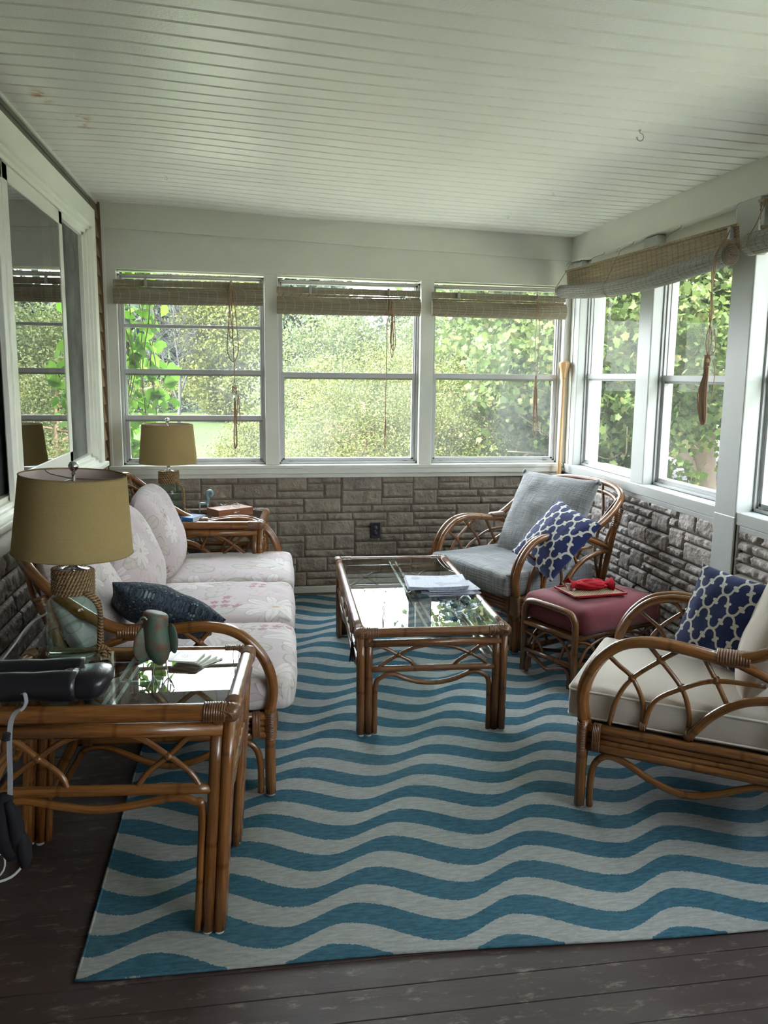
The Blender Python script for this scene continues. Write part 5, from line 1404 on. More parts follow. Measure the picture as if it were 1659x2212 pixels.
# far end table things
TZ2 = 0.6555
bk = empty('paperback_book', (-0.405, 5.262, TZ2), math.radians(-31), label='blue guide book with SEATTLE on its spine on the far end table', cat='book')
m = MB(); m.box(-0.105, 0.105, -0.068, 0.066, 0.0015, 0.0245); m.build('pages', plain('page_edges', (0.62, 0.60, 0.66), 0.8, bump=0.0003), bk)
t = NT('blue_book_cover', 0.3, 0.5); o = t.tc(); x_, y_, z_ = t.xyz(o)
t.base(t.mix(t.sstep(t.noise(o, 14, 3), 0.45, 0.6), (0.008, 0.075, 0.19), (0.02, 0.13, 0.30))); MAT['cover'] = t.m
m = MB(); m.box(-0.108, 0.107, -0.070, 0.068, 0.0245, 0.026); m.box(-0.108, 0.107, -0.070, 0.068, 0.0, 0.0015); m.box(-0.108, 0.107, -0.0712, -0.068, 0.0, 0.026)
m.build('cover', MAT['cover'], bk)
fc = bpy.data.curves.new('book_title', 'FONT'); fc.body = 'SEATTLE'; fc.size = 0.020; fc.extrude = 0.0003; fc.align_x = 'CENTER'; fc.materials.append(plain('white_print', (0.7, 0.72, 0.75), 0.5))
_fo = bpy.data.objects.new('spine_title_curve', fc); COL.objects.link(_fo); bpy.context.view_layer.update()
_fm = bpy.data.meshes.new_from_object(_fo.evaluated_get(bpy.context.evaluated_depsgraph_get())); bpy.data.objects.remove(_fo)
fo = bpy.data.objects.new('spine_title', _fm); COL.objects.link(fo); fo.parent = bk; fo.location = (-0.01, -0.0716, 0.006); fo.rotation_euler = (math.pi / 2, 0, 0)
wb_ = empty('wooden_box', (-0.130, 5.395, TZ2), math.radians(32), label='flat reddish wooden box on the far end table', cat='box')
t = NT('reddish_wood', 0.45, 0.4); o = t.tc(); x_, y_, z_ = t.xyz(o); n_ = t.noise(t.vec(x_ * 4, y_ * 60, z_ * 60), 1.0, 4); t.base(t.mix(n_, (0.22, 0.075, 0.032), (0.42, 0.18, 0.085))); MAT['redwood'] = t.m
m = MB(); m.box(-0.125, 0.125, -0.075, 0.075, 0.002, 0.028); m.build('box_body', MAT['redwood'], wb_, bevel=0.002)
m = MB(); m.box(-0.126, 0.126, -0.076, 0.076, 0.0295, 0.052); m.build('lid', MAT['redwood'], wb_, bevel=0.002)
m = MB(); m.box(-0.0235, 0.0235, -0.0775, -0.0755, 0.024, 0.034); m.build('clasp', MAT['chrome'], wb_)
gl_ = empty('eyeglasses', (-0.130, 5.400, TZ2 + 0.0525), math.radians(20), label='dark wire eyeglasses lying on top of the wooden box', cat='eyeglasses')
m = MB()
for s in (-1, 1): m.tube([(s * 0.032 + 0.022 * math.cos(a), 0.012 * math.sin(a) - 0.03, 0.012 + 0.010 * math.sin(a)) for a in np.linspace(0, 2 * math.pi, 16, endpoint=False)], 0.0014, 6, 1, closed=True)
m.tube([(-0.010, -0.03, 0.016), (0, -0.031, 0.019), (0.010, -0.03, 0.016)], 0.0013, 6, 3); m.build('rim', MAT['steel'], gl_)
for s in (-1, 1):
    m = MB(); m.tube([(s * 0.055, -0.03, 0.016), (s * 0.056, 0.02, 0.018), (s * 0.050 + 0.015, 0.07, 0.010), (s * 0.046 + 0.022, 0.085, 0.001)], 0.002, 6, 4); m.build('temple', MAT['steel'], gl_)
hr = empty('animal_figurine', (-0.290, 5.500, TZ2), math.radians(8), label='small blue glass animal figurine with a curled neck on the far end table', cat='figurine')
bl = NT('streaked_blue_glass', 0.15, 0.5); o = bl.tc(); bl.base(bl.mix(bl.noise(o, 60, 3), (0.05, 0.14, 0.18), (0.30, 0.45, 0.50))); bl.bsdf.inputs['Coat Weight'].default_value = 0.6
m = MB()
m.tube([(-0.045, 0, 0.055), (-0.030, 0, 0.062), (-0.005, 0, 0.060), (0.010, 0, 0.066), (0.018, 0, 0.090), (0.010, 0, 0.115), (0.018, 0, 0.138), (0.038, 0, 0.140), (0.044, 0, 0.120), (0.034, 0, 0.108), (0.028, 0, 0.114)], [0.006, 0.009, 0.009, 0.011, 0.011, 0.011, 0.012, 0.012, 0.011, 0.009, 0.006], 12, 5)
m.build('body', bl.m, hr)
for x, y in ((-0.040, -0.007), (-0.036, 0.007), (0.012, -0.007), (0.016, 0.007)):
    m = MB(); m.tube([(x * 0.9, y * 0.5, 0.060), (x, y, 0.030), (x, y, 0.004)], [0.006, 0.0035, 0.0035], 8, 3); m.build('leg', MAT['steel'], hr)
m = MB(); m.box(-0.052, 0.028, -0.014, 0.014, 0.0, 0.004); m.build('base', MAT['crystal'], hr)

# ------------------------------------------------------------------ on the coffee table
TZ3 = 0.478 + ZR
def sheetstack(name, cx_, cy_, z, w, d, th, rz, c, lab, curl=0.0, fold=True, lines=0.5, cat='newspaper', grp=None, sub=3):
    t = NT(name + '_paper', 0.6, 0.3); o = t.tc(); x_, y_, z_ = t.xyz(o)
    rows = t.sstep((y_ * 520.0).sin(), 0.1, 0.5) * t.sstep(t.noise(t.vec(x_ * 180, y_ * 80, 0), 1.0, 2), 0.45, 0.5) * t.sstep(((x_ * 26.0).frac() - 0.5).abs(), 0.47, 0.44)
    pic = t.sstep(t.noise(o, 9, 1), 0.60, 0.605)
    cc_ = t.mix(rows * lines, c, tuple(q * 0.35 for q in c)); cc_ = t.mix(pic * 0.5, cc_, tuple(q * 0.45 for q in c))
    t.base(cc_)
    root = None
    for k in range(sub):
        m = MB(); nx_, ny_ = 14, 8; zt = th / sub
        for side in (1, 0):
            V = []
            for i in range(nx_):
                for j in range(ny_):
                    u = i / (nx_ - 1) - 0.5; v = j / (ny_ - 1) - 0.5
                    jit = 0.003 * (k - 1)
                    zz = zt * k + zt * 0.9 * side + curl * (max(0, u - 0.1) ** 2 * 1.6 + max(0, -u - 0.25) * 0.3 + 0.15 * max(0, v - 0.2)) * (k + 1) / sub + 0.001 * math.sin(7 * u + 5 * v + k)
                    V.append((u * w + jit, v * d + jit * (1 if k % 2 else -1), zz))
            m.grid(np.array(V), nx_, ny_, flip=not side)
            if side: top = V
            else:
                ring = [i * ny_ for i in range(nx_)] + [(nx_ - 1) * ny_ + j for j in range(1, ny_)] + [i * ny_ + ny_ - 1 for i in range(nx_ - 2, -1, -1)] + [j for j in range(ny_ - 2, 0, -1)]
                n = len(ring); m.add([top[r] for r in ring] + [V[r] for r in ring], [(i, n + i, n + (i + 1) % n, (i + 1) % n) for i in range(n)], None, False)
        if root is None:
            root = m.build(name, t.m, None, label=lab, cat=cat, group=grp, loc=(cx_, cy_, z), rot=(0, 0, rz))
        else: m.build('folded_section', t.m, root)
    return root
sheetstack('magazine', 0.985, 3.985, TZ3 + 0.0005, 0.27, 0.21, 0.005, 0.10, (0.40, 0.42, 0.50), 'bottom magazine of the pile on the coffee table', 0.01, grp='papers piled on the coffee table', cat='magazine', sub=1)
sheetstack('magazine', 0.975, 3.975, TZ3 + 0.0085, 0.26, 0.20, 0.004, -0.20, (0.30, 0.32, 0.45), 'second magazine from the bottom of the coffee table pile', 0.01, grp='papers piled on the coffee table', cat='magazine', sub=1)
sheetstack('magazine', 0.995, 4.000, TZ3 + 0.0150, 0.26, 0.19, 0.004, 0.05, (0.50, 0.52, 0.58), 'grey magazine just under the folded newspaper', 0.012, grp='papers piled on the coffee table', cat='magazine', sub=1)
sheetstack('newspaper', 0.925, 4.035, TZ3 + 0.0225, 0.30, 0.235, 0.016, -0.10, (0.52, 0.54, 0.66), 'folded pale newspaper on top of the coffee table pile', 0.03, grp='papers piled on the coffee table', sub=3)
ds = empty('glass_dish', (0.940, 3.640, TZ3), math.radians(-12), label='clear glass dish with several lobes near the front of the coffee table', cat='dish')
def lobe(mb, c, r, h, lift=0.0):
    V = []; n = 24
    prof = [(0.001, 0.004), (r * 0.45, 0.003), (r * 0.8, h * 0.35), (r, h), (r * 0.97, h + 0.001), (r * 0.76, h * 0.40), (r * 0.42, 0.008), (0.001, 0.008)]
    for rr, z in prof:
        for k in range(n):
            a = 2 * math.pi * k / n; q = rr * (1 + 0.10 * math.cos(a) * (rr > r * 0.6)); V.append((q * math.cos(a), q * math.sin(a) * 0.85, z + lift * (rr > r * 0.6) * max(0, math.cos(a)) ))
    mb.grid(np.array(V) + np.array(c), len(prof), n, wrap=True, flip=False)
for nm, c, r, ro in (('dish_lobe', (-0.048, 0.018, 0.006), 0.050, 0), ('dish_lobe', (0.058, -0.006, 0.004), 0.050, 0), ('dish_lobe', (0.002, -0.042, 0.002), 0.044, 0)):
    m = MB(); lobe(m, c, r, 0.040, 0.006); m.build(nm, MAT['crystal'], ds)
m = MB(); m.tube([(0.005, -0.01, 0.020), (0.012, 0.0, 0.045), (0.028, 0.006, 0.058), (0.045, 0.010, 0.060)], [0.006, 0.005, 0.008, 0.009], 10, 4); m.build('handle', MAT['crystal'], ds)
m = MB(); m.lathe([(0, -0.002), (0.0125, -0.002), (0.0135, 0), (0.0125, 0.002), (0, 0.002)], (-0.012, -0.052, 0.032), 20, rotm(rx=1.2)); m.build('sticker', plain('green_round_sticker', (0.05, 0.13, 0.035), 0.5), ds)

# ------------------------------------------------------------------ on the ottoman
OZ = ZR + 0.287 + 0.163
tr = empty('woven_tray', (1.738, 3.985, OZ + 0.001), math.atan2(0.40, 0.92) - 0.25, label='flat woven tray with a red rim on the maroon ottoman', cat='tray')
t = NT('woven_straw', 0.7, 0.3); o = t.tc(); x_, y_, z_ = t.xyz(o)
w1 = (x_ * 420.0).sin() * (y_ * 420.0).sin(); t.base(t.mix(t.sstep(w1, -0.2, 0.3), (0.20, 0.13, 0.07), (0.50, 0.38, 0.24))); t.bump(w1, 0.001); MAT['straw'] = t.m
m = MB(); m.box(-0.145, 0.145, -0.105, 0.105, 0.0, 0.005); m.build('woven_base', MAT['straw'], tr)
MAT['red'] = plain('red_fabric', (0.42, 0.008, 0.022), 0.75, 0.3, vary=0.2, scale=30, bump=0.001); MAT['redrim'] = plain('red_lacquer', (0.33, 0.010, 0.015), 0.35)
m = MB()
for a, b in (((-0.148, -0.108), (0.148, -0.108)), ((0.148, -0.108), (0.148, 0.108)), ((0.148, 0.108), (-0.148, 0.108)), ((-0.148, 0.108), (-0.148, -0.108))): m.bar((a[0], a[1], 0.006), (b[0], b[1], 0.006), 0.008, 0.012)
m.build('red_rim', MAT['redrim'], tr, bevel=0.002)
pch = empty('drawstring_pouch', (1.745, 4.010, OZ + 0.008), math.atan2(0.40, 0.92) - 0.45, label='crumpled bright red cloth pouch lying on the woven tray', cat='pouch')
m = MB(); n = 40; V = []
for i in range(n):
    for j in range(n):
        th = math.pi * i / (n - 1); ph = 2 * math.pi * j / n
        d = np.array((math.sin(th) * math.cos(ph), math.sin(th) * math.sin(ph), math.cos(th)))
        f = 1 + 0.22 * mnoise.noise(Vector(d * 2.2)) + 0.12 * mnoise.noise(Vector(d * 6))
        x = d[0] * 0.092 * f; y = d[1] * 0.048 * f; z = max(-0.0, (d[2] * 0.030 * f + 0.022))
        V.append((x, y, z))
m.grid(np.array(V), n, n, wrap=True)
m.build('pouch_body', MAT['red'], pch)
for s in (-1, 1):
    m = MB(); V = []
    for i in range(8):
        for k in range(14):
            a = 2 * math.pi * k / 14; r = 0.016 + 0.004 * i + 0.004 * math.sin(5 * a + i)
            V.append((s * (0.082 + 0.005 * i), r * math.cos(a) * 1.2, 0.024 + r * 0.75 * math.sin(a)))
    m.grid(np.array(V), 8, 14, wrap=True); m.build('gathered_end', MAT['red'], pch)
m = MB()
for k in range(4): m.tube([(-0.088, 0.01 * math.cos(k), 0.030), (-0.112 - 0.004 * k, -0.012 + 0.01 * k, 0.026), (-0.118, -0.02 + 0.012 * k, 0.008), (-0.100 - 0.006 * k, -0.034 + 0.01 * k, 0.004), (-0.088, -0.028 + 0.008 * k, 0.006)], 0.002, 6, 4)
m.build('drawstring', MAT['whitecord'], pch)

# ------------------------------------------------------------------ paddle in the corner
pd = empty('canoe_paddle', (2.175, 5.66, 0.008), label='wooden canoe paddle leaning upright in the far corner', cat='paddle')
t = NT('varnished_ash_wood', 0.35, 0.5); uv = t.tc('UV'); u, v, w = t.xyz(uv); n_ = t.noise(t.vec(u * 3, v * 14, 0), 1.0, 4); t.base(t.mix(n_, (0.44, 0.24, 0.10), (0.62, 0.39, 0.19))); t.bsdf.inputs['Coat Weight'].default_value = 0.3
hi = Vector((0.080, 0.168, 1.660)); d = hi / hi.length
pt = lambda f: tuple(d * (hi.length * f))
m = MB(); m.tube([pt(0.36), pt(0.6), pt(0.9), pt(0.935)], [0.015, 0.0145, 0.0125, 0.015], 12, 4); m.build('shaft', t.m, pd)
m = MB(); m.tube([pt(0.925), pt(0.955), pt(0.978), pt(0.992), pt(1.0), pt(1.002)], [0.014, 0.024, 0.037, 0.041, 0.030, 0.005], 16, 4, asp=1.0, side=(0.3, 1, 0)); m.build('grip', t.m, pd)
m = MB(); V = []
for i in range(14):
    f = i / 13; wdt = 0.014 + 0.066 * math.sin(min(1, (1 - f) * 1.5) * math.pi / 2) * (1 - max(0, 0.1 - f) * 3); p = d * (hi.length * 0.38 * f)
    for k in range(12):
        a = 2 * math.pi * k / 12; V.append((p.x + wdt * math.cos(a) * 0.9, p.y + 0.006 * math.sin(a) - wdt * math.cos(a) * 0.3, p.z))
m.grid(np.array(V), 14, 12, wrap=True); m.build('blade', t.m, pd)

# floor clutter under the near end table
pw = empty('power_strip', (-0.86, 2.60, 0.002), 0.9, label='white plug strip with a pink plug on the floor under the near end table', cat='power strip')
m = MB(); m.box(-0.10, 0.05, -0.022, 0.022, 0, 0.028); m.build('strip_body', MAT['whitecord'], pw, bevel=0.006)
m = MB(); m.tube([(0.03, 0.03, 0.02), (0.05, 0.045, 0.03), (0.065, 0.055, 0.028)], [0.013, 0.016, 0.006], 12, 4); m.build('plug', plain('dusty_pink_plastic', (0.42, 0.22, 0.24), 0.5), pw)
m = MB(); m.tube([(0.05, 0.0, 0.012), (0.10, -0.03, 0.006), (0.08, -0.10, 0.006), (0.0, -0.14, 0.006), (-0.08, -0.10, 0.006)], 0.004, 8, 5); m.tube([(0.06, 0.05, 0.03), (0.08, 0.10, 0.06), (0.05, 0.16, 0.2), (0.03, 0.17, 0.4)], 0.002, 6, 5); m.build('cord', MAT['whitecord'], pw)
# ------------------------------------------------------------------ outdoors
GZ = -0.9
t = NT('mown_grass', 0.95, 0.1); o = t.tc(); n1 = t.noise(o, 0.25, 5); n2 = t.noise(o, 6, 6, 0.7); x_, y_, z_ = t.xyz(o)
c = t.mix(t.sstep(n2, 0.3, 0.7), (0.013, 0.023, 0.0045), (0.022, 0.034, 0.008)); c = t.mix(t.sstep(n1, 0.45, 0.65) * 0.5, c, (0.028, 0.033, 0.011))
rm = t.sstep((y_ * 0.86 - x_ * 0.62 - 15.0), 0.5, -0.5) * t.sstep((y_ * 0.86 - x_ * 0.62 + 3.0), -0.5, 0.5) * t.sstep(x_, 8.8, 9.8)
c = t.mix(rm, c, t.mix(t.noise(o, 3, 5), (0.026, 0.0205, 0.0205), (0.032, 0.026, 0.026)))
bounce_patch = t.sstep(y_, 13.0, 11.5) * t.sstep(x_, 9.0, 8.0) * t.sstep(x_, -3.0, -2.0)  # pale patch added out of view so daylight bounces onto the ceiling
c = t.mix(bounce_patch, c, t.mix(n2, (0.32, 0.335, 0.255), (0.44, 0.455, 0.36)))
t.base(c); t.bump(n2, 0.05)
m = MB(); m.add([(-90, -40, GZ), (120, -40, GZ), (120, 160, GZ), (-90, 160, GZ)], [(0, 1, 2, 3)], None, False)
g = struct('ground', m, t.m, 'bright green lawn with an added unseen bounce patch by the porch and a pale drive', 'lawn')

def leafmat(name, a, b, c=None, trans=0.45):
    K_ = 0.29
    a, b, c = tuple(q * K_ for q in a), tuple(q * K_ for q in b), (tuple(q * K_ for q in c) if c else None)
    t = NT(name, 0.6, 0.3); isl = t.island()
    o_ = t.tc(); col = t.mix(isl * 0.55 + t.sstep(t.noise(o_, 1.3, 3), 0.3, 0.7) * 0.45, a, b)
    if c: col = t.mix(t.sstep(isl, 0.86, 0.95), col, c)
    o = t.tc(); col = t.mix(t.sstep(t.noise(o, 2.0, 3), 0.42, 0.62) * 0.5, col, tuple(q * 0.55 for q in a))
    t.base(col)
    tl = t.node('ShaderNodeBsdfTranslucent'); t.put(tl.inputs[0], col); mx = t.node('ShaderNodeMixShader'); mx.inputs[0].default_value = trans
    t.t.links.new(t.bsdf.outputs[0], mx.inputs[1]); t.t.links.new(tl.outputs[0], mx.inputs[2]); t.t.links.new(mx.outputs[0], t.out.inputs[0])
    return t.m
QUAD = np.array([(-0.5, 0, 0), (0, 0.28, 0.05), (0.6, 0, 0), (0, -0.28, 0.05)])
MAPLE = np.array([(0.0, -0.45, 0), (0.14, -0.36, 0), (0.40, -0.38, 0.05), (0.36, -0.12, 0.02), (0.56, 0.10, 0.08), (0.27, 0.22, 0.0), (0.0, 0.55, 0.04), (-0.27, 0.22, 0.0), (-0.56, 0.10, 0.08), (-0.36, -0.12, 0.02), (-0.40, -0.38, 0.05), (-0.14, -0.36, 0)])
OVAL = np.array([(0, -0.5, 0), (0.22, -0.30, 0.03), (0.33, -0.02, 0.04), (0.2, 0.28, 0.02), (0, 0.58, -0.06), (-0.2, 0.28, 0.02), (-0.33, -0.02, 0.04), (-0.22, -0.30, 0.03)])
def leaves(name, pts, size, mat, parent, tmpl=QUAD, seed=0, droop=0.0, flat=0.0, kind=None):
    rg = np.random.default_rng(seed); N = len(pts); k = len(tmpl)
    s = size * rg.uniform(0.65, 1.35, N)
    nrm = rg.normal(size=(N, 3)); nrm[:, 2] += flat; nrm /= np.linalg.norm(nrm, axis=1, keepdims=True)
    t = rg.normal(size=(N, 3)); t[:, 2] -= droop
    t -= nrm * (t * nrm).sum(1, keepdims=True); t /= np.linalg.norm(t, axis=1, keepdims=True)
    b = np.cross(nrm, t)
    V = pts[:, None, :] + s[:, None, None] * (tmpl[None, :, 0:1] * b[:, None, :] + tmpl[None, :, 1:2] * t[:, None, :] + tmpl[None, :, 2:3] * nrm[:, None, :])
    me = bpy.data.meshes.new(name); me.vertices.add(N * k); me.vertices.foreach_set('co', V.astype(np.float32).ravel())
    me.loops.add(N * k); me.loops.foreach_set('vertex_index', np.arange(N * k, dtype=np.int32))
    me.polygons.add(N); me.polygons.foreach_set('loop_start', np.arange(0, N * k, k, dtype=np.int32))
    me.update(calc_edges=True); me.materials.append(mat)
    o = bpy.data.objects.new(name, me); COL.objects.link(o)
    if parent: o.parent = parent
    if kind: o['kind'] = kind
    return o
def crown(rg, N, clumps, r, cr_, shell=0.55, vert=0.6, bottom=-1.0, elong=1.0):
    """leaf points clustered in clumps in an ellipsoidal crown of radii r"""
    d = rg.normal(size=(clumps, 3)); d /= np.linalg.norm(d, axis=1, keepdims=True)
    rad = rg.uniform(shell, 1.0, clumps) ** 0.6
    C = d * rad[:, None] * np.array(r); C = C[C[:, 2] > bottom * r[2]]
    ci = rg.integers(0, len(C), N)
    q = rg.normal(size=(N, 3)) * np.array((cr_ * elong, cr_ * elong, cr_ * vert)) * 0.5
    sz = rg.uniform(0.5, 1.3, len(C))
    return C[ci] + q * sz[ci][:, None], C
BARK = plain('grey_brown_bark', (0.16, 0.125, 0.095), 0.9, 0.1, vary=0.3, scale=6, bump=0.02)
BARKR = plain('juniper_bark', (0.20, 0.13, 0.09), 0.9, 0.1, vary=0.3, scale=9)
PALE = plain('dead_pale_bark', (0.050, 0.048, 0.045), 0.9, 0.1)
M_JUN = leafmat('juniper_needles', (0.17, 0.225, 0.045), (0.42, 0.45, 0.10), (0.52, 0.42, 0.13), 0.35)
M_JUN2 = leafmat('far_juniper_needles', (0.17, 0.24, 0.06), (0.38, 0.44, 0.13), None, 0.35)
M_MAP = leafmat('maple_leaves', (0.17, 0.29, 0.07), (0.40, 0.52, 0.14), (0.74, 0.70, 0.30), 0.5)
M_YEL = leafmat('yellow_green_leaves', (0.24, 0.30, 0.05), (0.48, 0.52, 0.11), (0.6, 0.5, 0.14), 0.4)
M_DRK = leafmat('hazy_dark_leaves', (0.075, 0.120, 0.085), (0.125, 0.180, 0.110), None, 0.3)
M_VIN = leafmat('vine_leaves', (0.30, 0.70, 0.06), (0.60, 1.1, 0.14), (0.8, 1.2, 0.2), 0.65)
M_GLD = leafmat('goldenrod_flowers', (0.20, 0.24, 0.06), (0.36, 0.34, 0.07), None, 0.4)
def branches(mb, rg, base, top, n, spread, r0, sub=3, updir=0.3, thin=0.35):
    base = np.array(base, float); top = np.array(top, float)
    for i in range(n):
        f = rg.uniform(0.15, 0.98); p = base + (top - base) * f
        a = rg.uniform(0, 2 * math.pi); L = spread * (1.05 - f * 0.6) * rg.uniform(0.6, 1.1)
        e = p + np.array((math.cos(a) * L, math.sin(a) * L, L * updir * rg.uniform(0.3, 1.6)))
        mid = (p + e) / 2 + rg.normal(size=3) * L * 0.09
        r = r0 * (1 - f) * thin + r0 * 0.10
        mb.tube([p, mid, e], [r, r * 0.6, r * 0.2], 6, 4)
        for k in range(sub):
            g_ = rg.uniform(0.35, 0.95); q = p * (1 - g_) + e * g_ + (mid - (p + e) / 2) * 0.8
            d_ = (e - p) / L * L * 0.35 + rg.normal(size=3) * L * 0.22
            mb.tube([q, q + d_ * 0.5 + rg.normal(size=3) * L * 0.02, q + d_], [r * 0.4, r * 0.28, r * 0.1], 5, 3)
def tree(name, loc, r, cz, N, clumps, cr_, size, mat, label, cat, seed, tmpl=QUAD, trunk=0.12, bark=None, nb=24, droop=0.0, flat=0.0, shell=0.5, vert=0.6, group=None, bottom=-1.0, sub=2, updir=0.3, ttop=0.6):
    rg = np.random.default_rng(seed)
    root = empty(name, (loc[0], loc[1], GZ), label=label, cat=cat, group=group)
    pts, C = crown(rg, N, clumps, r, cr_, shell, vert, bottom)
    pts = pts + np.array((0, 0, cz - GZ)); pts = pts[pts[:, 2] > 0.05]
    leaves('foliage', pts, size, mat, root, tmpl, seed, droop, flat)
    mb = MB(); top = (rg.uniform(-0.3, 0.3) * r[0] * 0.3, 0.0, cz - GZ + r[2] * ttop)
    mb.tube([(0, 0, -0.05), (rg.uniform(-0.05, 0.05) * r[0], 0.02, (cz - GZ) * 0.6), top], [trunk, trunk * 0.75, trunk * 0.2], 12, 6)
    branches(mb, rg, (0, 0, (cz - GZ) * 0.25), top, nb, r[0] * 0.85, trunk, sub, updir)
    mb.build('trunk', bark or BARK, root)
    return root
J = 'juniper bushes outside the far windows'
tree('juniper_tree', (1.42, 9.8), (1.22, 1.2, 1.55), 0.32, 120000, 230, 0.40, 0.028, M_JUN, 'sprawling yellow green juniper just outside the middle far window', 'tree', 1, trunk=0.06, bark=BARKR, nb=40, flat=0.3, group=J, shell=0.3, sub=3)
tree('juniper_tree', (2.95, 10.6), (1.35, 1.2, 1.55), 0.30, 85000, 170, 0.40, 0.030, M_JUN, 'juniper outside the far corner window, below the maple leaves', 'tree', 2, trunk=0.06, bark=BARKR, nb=26, flat=0.3, group=J, shell=0.3, sub=3)
tree('juniper_tree', (-0.02, 12.0), (0.55, 0.7, 1.05), -0.15, 45000, 260, 0.28, 0.032, M_JUN, 'low juniper at the lower right of the vine window', 'tree', 3, trunk=0.05, bark=BARKR, nb=16, flat=0.3, group=J, shell=0.3)
tree('juniper_tree', (1.55, 16.0), (1.5, 1.6, 2.55), 0.25, 70000, 200, 0.6, 0.052, M_JUN2, 'tall rounded juniper behind the first one, left of the sky gap', 'tree', 4, trunk=0.1, bark=BARKR, nb=20, flat=0.2, group=J)
tree('juniper_tree', (4.4, 19.5), (2.3, 2.0, 2.9), 0.15, 70000, 200, 0.65, 0.060, M_JUN2, 'rounded juniper behind, right of the sky gap', 'tree', 5, trunk=0.1, bark=BARKR, nb=20, flat=0.2, group=J)
tree('deciduous_tree', (5.4, 29.0), (3.4, 2.6, 2.0), 0.3, 30000, 260, 0.9, 0.15, M_YEL, 'pale tree seen far through the middle window', 'tree', 6, trunk=0.15, nb=10)
tree('deciduous_tree', (-0.95, 45.0), (2.1, 2.2, 4.6), 3.7, 40000, 320, 1.0, 0.17, M_YEL, 'yellow green tree at the field edge behind the pull cord of the vine window', 'tree', 7, trunk=0.16, nb=18, vert=0.35, flat=0.8)
K = 'hazy trees across the field'
for i, (x, y, rx, rz_, cz, lab) in enumerate(((-8.8, 64, 4.5, 6.5, 3.5, 'hazy dark tree at the far left of the field'), (-3.6, 72, 4.6, 8.0, 4.0, 'hazy dark tree behind the dead tree'), (3.0, 68, 4.5, 7.0, 3.5, 'hazy dark tree behind the yellow green tree'), (9.5, 66, 4.5, 3.4, 1.0, 'hazy tree across the field beyond the junipers'), (-14.0, 66, 4.0, 7.0, 3.5, 'hazy tree half hidden by the vine'), (16.5, 62, 5.0, 6.0, 2.4, 'hazy tree across the field beyond the maple'))):
    tree('deciduous_tree', (x, y), (rx * 1.15, 3.5, rz_), cz, 26000, 300, 2.0, 0.75, M_DRK, lab, 'tree', 20 + i, trunk=0.3, nb=5, group=K)
for i, (x, y, lab) in enumerate(((-6.5, 56, 'goldenrod clump at the left of the far field edge'), (-4.3, 57, 'goldenrod clump at the middle of the far field edge'), (-1.9, 55, 'goldenrod clump at the right of the far field edge'))):
    rg = np.random.default_rng(50 + i); e = empty('goldenrod_clump', (x, y, GZ), label=lab, cat='wildflowers', group='goldenrod along the field edge')
    pts = rg.normal(size=(2500, 3)) * (0.75, 0.5, 0.42) + (0, 0, 1.15); pts = pts[pts[:, 2] > 0]; leaves('flower_heads', pts, 0.13, M_GLD, e, QUAD, 60 + i)
    pts = rg.normal(size=(2500, 3)) * (0.9, 0.5, 0.35) + (0, 0, 0.45); pts = pts[pts[:, 2] > 0]; leaves('stems_and_leaves', pts, 0.14, M_DRK, e, QUAD, 70 + i)
# dead tree
rg = np.random.default_rng(8); m = MB(); dt = empty('dead_tree', (-3.55, 44.0, GZ), label='leafless pale grey tree across the field in the vine window', cat='tree')
m.tube([(0, 0, 0), (0.1, 0, 2.5), (-0.1, 0, 5.0), (0.1, 0, 8.5)], [0.09, 0.07, 0.05, 0.02], 8, 5); m.tube([(0, 0, 1.2), (0.7, 0.1, 3.4), (1.0, 0, 7.5)], [0.05, 0.04, 0.02], 8, 5); m.tube([(0, 0, 1.0), (-0.7, 0.1, 3.2), (-1.3, 0, 7.0)], [0.05, 0.04, 0.02], 8, 5)
branches(m, rg, (0, 0, 1.6), (0.1, 0, 8.4), 80, 1.9, 0.09, 7, 0.8, 0.3); branches(m, rg, (0.4, 0, 1.8), (1.0, 0, 7.4), 40, 1.5, 0.08, 7, 0.8, 0.3); branches(m, rg, (-0.4, 0, 1.8), (-1.2, 0, 7.0), 40, 1.5, 0.08, 7, 0.8, 0.3)
m.build('trunk', PALE, dt)
# maples
tree('maple_tree', (8.10, 13.85), (4.3, 3.9, 4.7), 4.35, 85000, 420, 0.95, 0.108, M_MAP, 'large maple with a forked trunk by the drive, filling the right windows', 'tree', 9, MAPLE, trunk=0.26, nb=26, droop=0.7, flat=0.3, shell=0.45, vert=0.4, updir=0.35, sub=2, ttop=0.4, bottom=-0.74)
tree('maple_tree', (4.15, 9.5), (1.75, 1.7, 2.4), 2.55, 40000, 230, 0.55, 0.072, M_MAP, 'young maple close outside the far corner window', 'tree', 10, MAPLE, trunk=0.07, nb=22, droop=0.7, flat=0.3, shell=0.35, vert=0.5)
tree('maple_tree', (6.0, 16.5), (2.3, 2.2, 2.9), 2.0, 26000, 220, 0.75, 0.10, M_MAP, 'maple half hidden behind the young one, further from the porch', 'tree', 11, MAPLE, trunk=0.12, nb=12, droop=0.7, flat=0.3, vert=0.5)
tree('maple_tree', (7.4, 5.2), (2.6, 2.4, 3.2), 3.6, 26000, 230, 0.8, 0.11, M_MAP, 'maple beside the porch, past the full height pillar', 'tree', 12, MAPLE, trunk=0.15, nb=12, droop=0.7, flat=0.3, vert=0.5)
tree('maple_tree', (7.6, 0.2), (2.6, 2.4, 3.0), 2.9, 16000, 200, 0.8, 0.14, M_MAP, 'added maple unseen behind the camera, blocking sky light beside the porch', 'tree', 14, MAPLE, trunk=0.15, nb=8, droop=0.7, flat=0.3, vert=0.5)  # unseen tree added to hold back sky light from the right
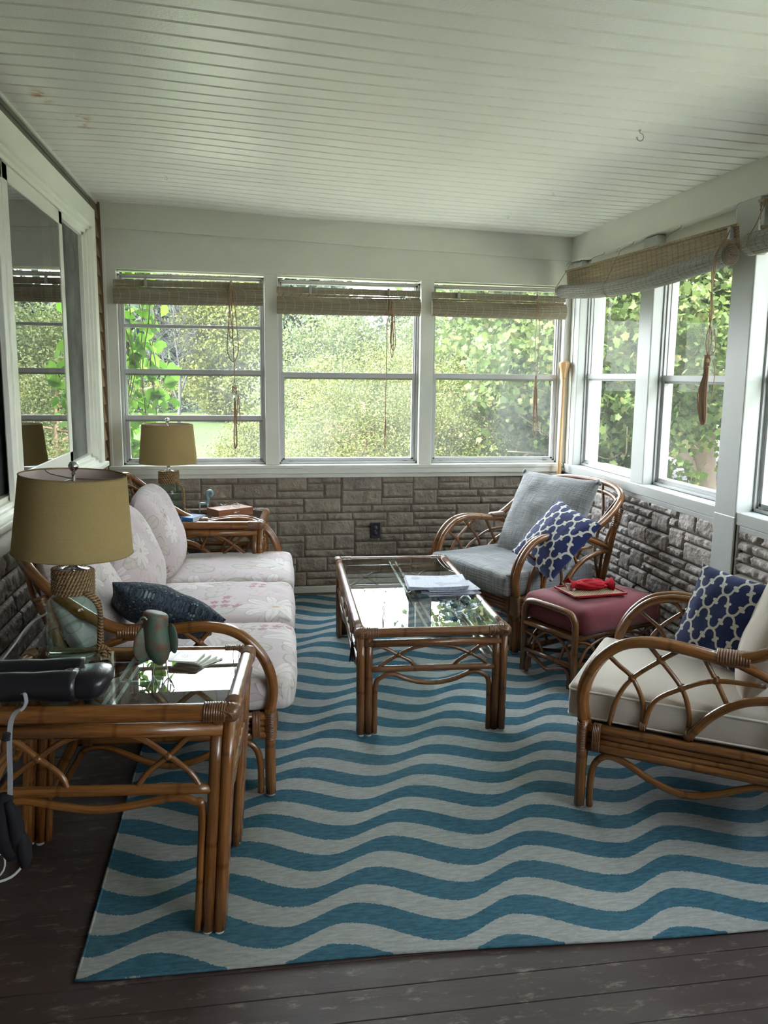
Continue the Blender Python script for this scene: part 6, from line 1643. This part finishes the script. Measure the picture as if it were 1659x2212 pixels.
tree('leafy_bush', (6.75, 13.7), (0.62, 0.6, 0.55), -0.40, 6000, 90, 0.25, 0.06, M_MAP, 'low leafy bush in front of the large maple trunk', 'bush', 13, MAPLE, trunk=0.03, nb=8)
_mt = [o for o in bpy.data.objects if o.name == 'maple_tree'][0]
m = MB(); m.tube([(-0.05, 0.0, 0.55), (-0.35, -0.02, 1.0), (-0.75, -0.05, 1.35), (-1.5, -0.1, 2.3), (-2.3, -0.2, 3.6)], [0.15, 0.12, 0.11, 0.08, 0.04], 12, 5); m.build('forked_branch', BARK, _mt)
FEN = plain('weathered_fence_wood', (0.055, 0.052, 0.045), 0.8)
# fence by the drive
fe = empty('rail_fence', (0, 0, 0), label='pale rail fence along the drive behind the large maple', cat='fence')
a = np.array((8.3, 16.6)); b = np.array((14.8, 15.6))
m = MB(); m.bar((*a, GZ + 0.62), (*b, GZ + 0.62), 0.05, 0.07); m.build('rail', FEN, fe)
m = MB(); m.bar((*a, GZ + 0.30), (*b, GZ + 0.30), 0.05, 0.07); m.build('rail', FEN, fe)
for k in range(5):
    p = a + (b - a) * k / 4; m = MB(); m.box(p[0] - 0.05, p[0] + 0.05, p[1] - 0.05, p[1] + 0.05, GZ, GZ + 0.78); m.build('post', FEN, fe)
# overhead wire
m = MB(); m.tube([(3.6, 13.5, 3.15), (6.5, 11.0, 2.92), (10.5, 7.6, 3.0)], 0.012, 6, 6)
m.build('overhead_wire', plain('wire', (0.12, 0.12, 0.12), 0.6), None, label='dark overhead wire crossing in front of the large maple', cat='wire')
# vine at the left window
vn = empty('climbing_vine', (-0.72, 6.35, 1.0), label='bright green climbing vine outside the left edge of the vine window', cat='vine')
rg = np.random.default_rng(77); m = MB(); P_ = []
for s in range(10):
    x = rg.uniform(-0.26, 0.06); pts = [(x + rg.uniform(-0.06, 0.06), rg.uniform(-0.1, 0.12), -1.9 + 0.36 * k) for k in range(11)]
    m.tube(pts, 0.004, 6, 4)
    for q in cr(pts, 10)[::1]:
        if rg.random() < 0.8: P_.append(q + rg.normal(size=3) * (0.055, 0.06, 0.03))
for k in range(40):
    P_.append(np.array((rg.uniform(0.0, 0.20), rg.uniform(-0.05, 0.1), rg.uniform(0.22, 0.62))))
m.build('stems', BARKR, vn)
P_ = np.array(P_); leaves('leaves', P_, 0.095, M_VIN, vn, OVAL, 78, droop=1.6, flat=0.2)
# wispy shrubs against the maple side to close the view beyond the drive
tree('deciduous_tree', (22.0, 24.0), (5.0, 4.0, 5.5), 3.2, 9000, 200, 1.6, 0.34, M_DRK, 'hazy tree beyond the drive at the right', 'tree', 31, trunk=0.25, nb=6, group=K)
tree('deciduous_tree', (26.0, 14.0), (5.0, 4.0, 5.5), 3.0, 9000, 200, 1.6, 0.34, M_DRK, 'hazy tree beyond the drive, furthest round to the right', 'tree', 32, trunk=0.25, nb=6, group=K)
